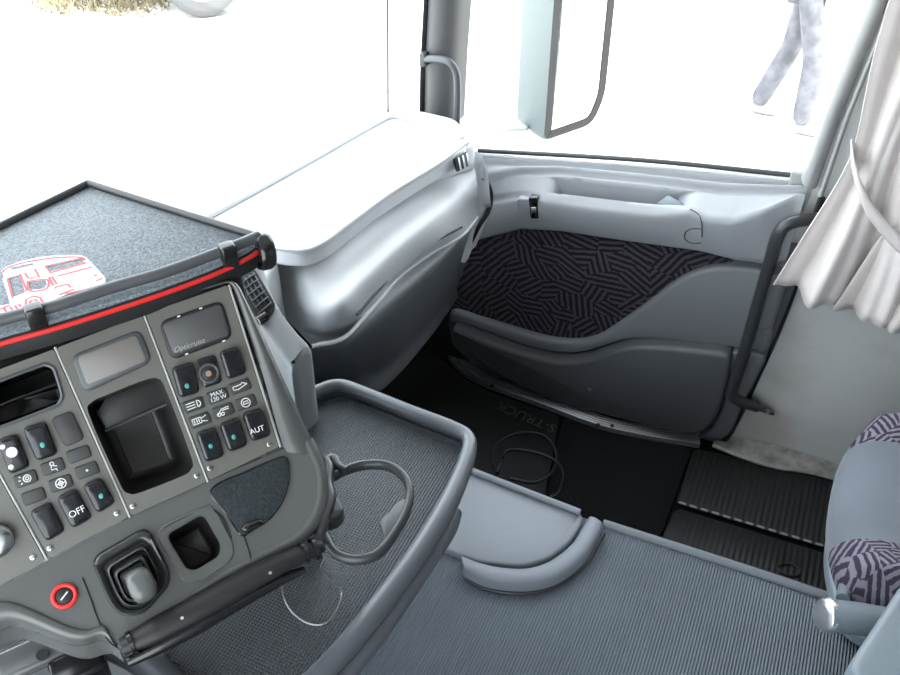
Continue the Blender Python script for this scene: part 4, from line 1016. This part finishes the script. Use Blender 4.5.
# body: trunk, neck, head and arms as one continuous figure
sh_c = hip+Zv*.50; bp2 = [(*(hip+Zv*.03), .15), (*(hip+Zv*.22), .15), (*(hip+Zv*.42), .16), (*(hip+Zv*.54), .08), (*(hip+Zv*.60), .062)]
be = [(0, 1), (1, 2), (2, 3), (3, 4)]
for sgn in (-1, 1):
    s0 = sh_c+X1*.19*sgn; el = s0-Zv*.28+fw*(-.08*sgn)+X1*.04*sgn; wr_ = el-Zv*.20+fw*(.14 if sgn < 0 else -.02)
    i = len(bp2); bp2 += [(*s0, .075), (*((s0+el)/2), .058), (*el, .050), (*wr_, .040)]; be += [(2, i), (i, i+1), (i+1, i+2), (i+2, i+3)]
    hd = [(*wr_, .03), (*(wr_-Zv*.05), .036), (*(wr_-Zv*.09), .03)]; he = [(0, 1), (1, 2)]
    for q in range(4):
        bs = wr_-Zv*.09+fw*(.024-.016*q); L_ = (.07, .08, .075, .06)[q]; j = len(hd)
        hd += [(*(bs-Zv*L_*.5+fw*.004), .0095), (*(bs-Zv*L_+fw*.014), .0085)]; he += [(2, j), (j, j+1)]
    j = len(hd); hd += [(*(wr_-Zv*.06+fw*.04), .011), (*(wr_-Zv*.095+fw*.05), .0095)]; he += [(1, j), (j, j+1)]
    skin('hand', hd, he, 'skin', pe, 1)
skin('jacket', bp2, be, 'jacket', pe)
hc = hip+Zv*.75
bm = bmesh.new(); bmesh.ops.create_uvsphere(bm, u_segments=28, v_segments=20, radius=1)
for v_ in bm.verts:
    x, y, z = v_.co; ff = -y
    w_ = .076*(1-.22*max(0, -z)); dpt = .095
    nose = .022*math.exp(-((x/.16)**2+((z+.12)/.16)**2)) if ff > .3 else 0
    eye = -.008*(math.exp(-(((x-.38)/.16)**2+((z-.05)/.1)**2))+math.exp(-(((x+.38)/.16)**2+((z-.05)/.1)**2))) if ff > .3 else 0
    v_.co = Vector((hc[0]+x*w_, hc[1]+y*dpt-(nose+eye), hc[2]+z*.118))
me = bpy.data.meshes.new('head'); bm.to_mesh(me); bm.free(); link('head', me, 'skin', pe)
bm = bmesh.new(); bmesh.ops.create_uvsphere(bm, u_segments=24, v_segments=16, radius=1)
for v_ in bm.verts:
    x, y, z = v_.co; v_.co = Vector((hc[0]+x*.083, hc[1]+.014+y*.098, hc[2]+.022+max(z, -.25-.4*max(0, y))*.108))
me = bpy.data.meshes.new('hair'); bm.to_mesh(me); bm.free(); link('hair', me, 'hair', pe)
for s_ in (-1, 1):
    tube('ear', [hc+X1*s_*.074-Zv*.02, hc+X1*s_*.082-Zv*.0, hc+X1*s_*.078+Zv*.02], [.009, .012, .009], 'skin', pe, n=8, seg=8)
for f_ in (fA, fB):
    skin('shoe', [(*(f_-fw*.05), .042), (*(f_+fw*.06-Zv*.008), .044), (*(f_+fw*.17-Zv*.016), .034)], [(0, 1), (1, 2)], 'shoe', pe)
adopt(pe)

# parked van, only its wheel reaches into the picture
va = thing('parked_van', Pz(205, 17, GZ)); tag(va, 'pale parked van whose tyre shows beyond the windscreen', 'van')
wc = Pz(206, 17, GZ)+np.array([.10, 0, .33])
vx = np.array([.6, -.8, 0]); vy = np.array([-.8, -.6, 0])
prof = [(-.75, .30), (3.6, .30), (3.75, .6), (3.7, 1.9), (3.4, 2.1), (.9, 2.1), (.3, 1.45), (-.75, 1.15), (-.85, .6)]
def vp(a, b, z): return Pz(206, 17, GZ)*np.array([1, 1, 0])+vx*a+vy*b+np.array([0, 0, GZ+z])
lpz = [vp(a, -.08, z) for a, z in prof]; lpz2 = [vp(a, -1.85, z) for a, z in prof]; k = len(prof)
mesh('body', lpz+lpz2, [tuple(range(k)), tuple(range(k, 2*k))[::-1]]+[(i, (i+1) % k, k+(i+1) % k, k+i) for i in range(k)], 'van', va, True, .06)
for a in (0, 2.9):
    for b in (0, -1.85+.05):
        c = vp(a, b, .33); ty = tube('tyre', [c-vy*.11, c-vy*.10, c-vy*.02, c+vy*.06, c+vy*.07], [.24, .32, .33, .32, .24], 'tyre', va, n=14, seg=36, ref=(0, 0, 1))
        tube('rim', [c+vy*.05, c+vy*.075], [.21, .16], 'van', ty, n=4, seg=24)
for a, b_ in ((.55, 1.3), (1.5, 2.6)):
    q = [vp(a if a > 1 else .62, -.072, 1.35), vp(b_, -.072, 1.35), vp(b_, -.072, 1.9), vp(a if a > 1 else .98, -.072, 1.9)]
    slab('side_window', rounded(q, .04, 4), vy, .004, 'glass_dark', va, .001)
adopt(va)
# dry grass beside it: nobody could count it
v = []; f = []
for i in range(3500):
    c = Pz(random.uniform(40, 150), random.uniform(-60, 12), GZ)+np.array([random.gauss(0, .15), random.gauss(0, .15), 0]); a = random.uniform(0, 6.28); h = random.uniform(.03, .11)
    d = np.array([math.cos(a), math.sin(a), 0])*.016; e = np.array([random.gauss(0, .05), random.gauss(0, .05), h]); k = len(v); v += [c-d, c+d, c+e]; f.append((k, k+1, k+2))
go = mesh('dry_grass', v, f, 'grass', None, False); go['kind'] = 'stuff'; tag(go, 'dry yellowish grass on the yard beyond the windscreen', 'grass')
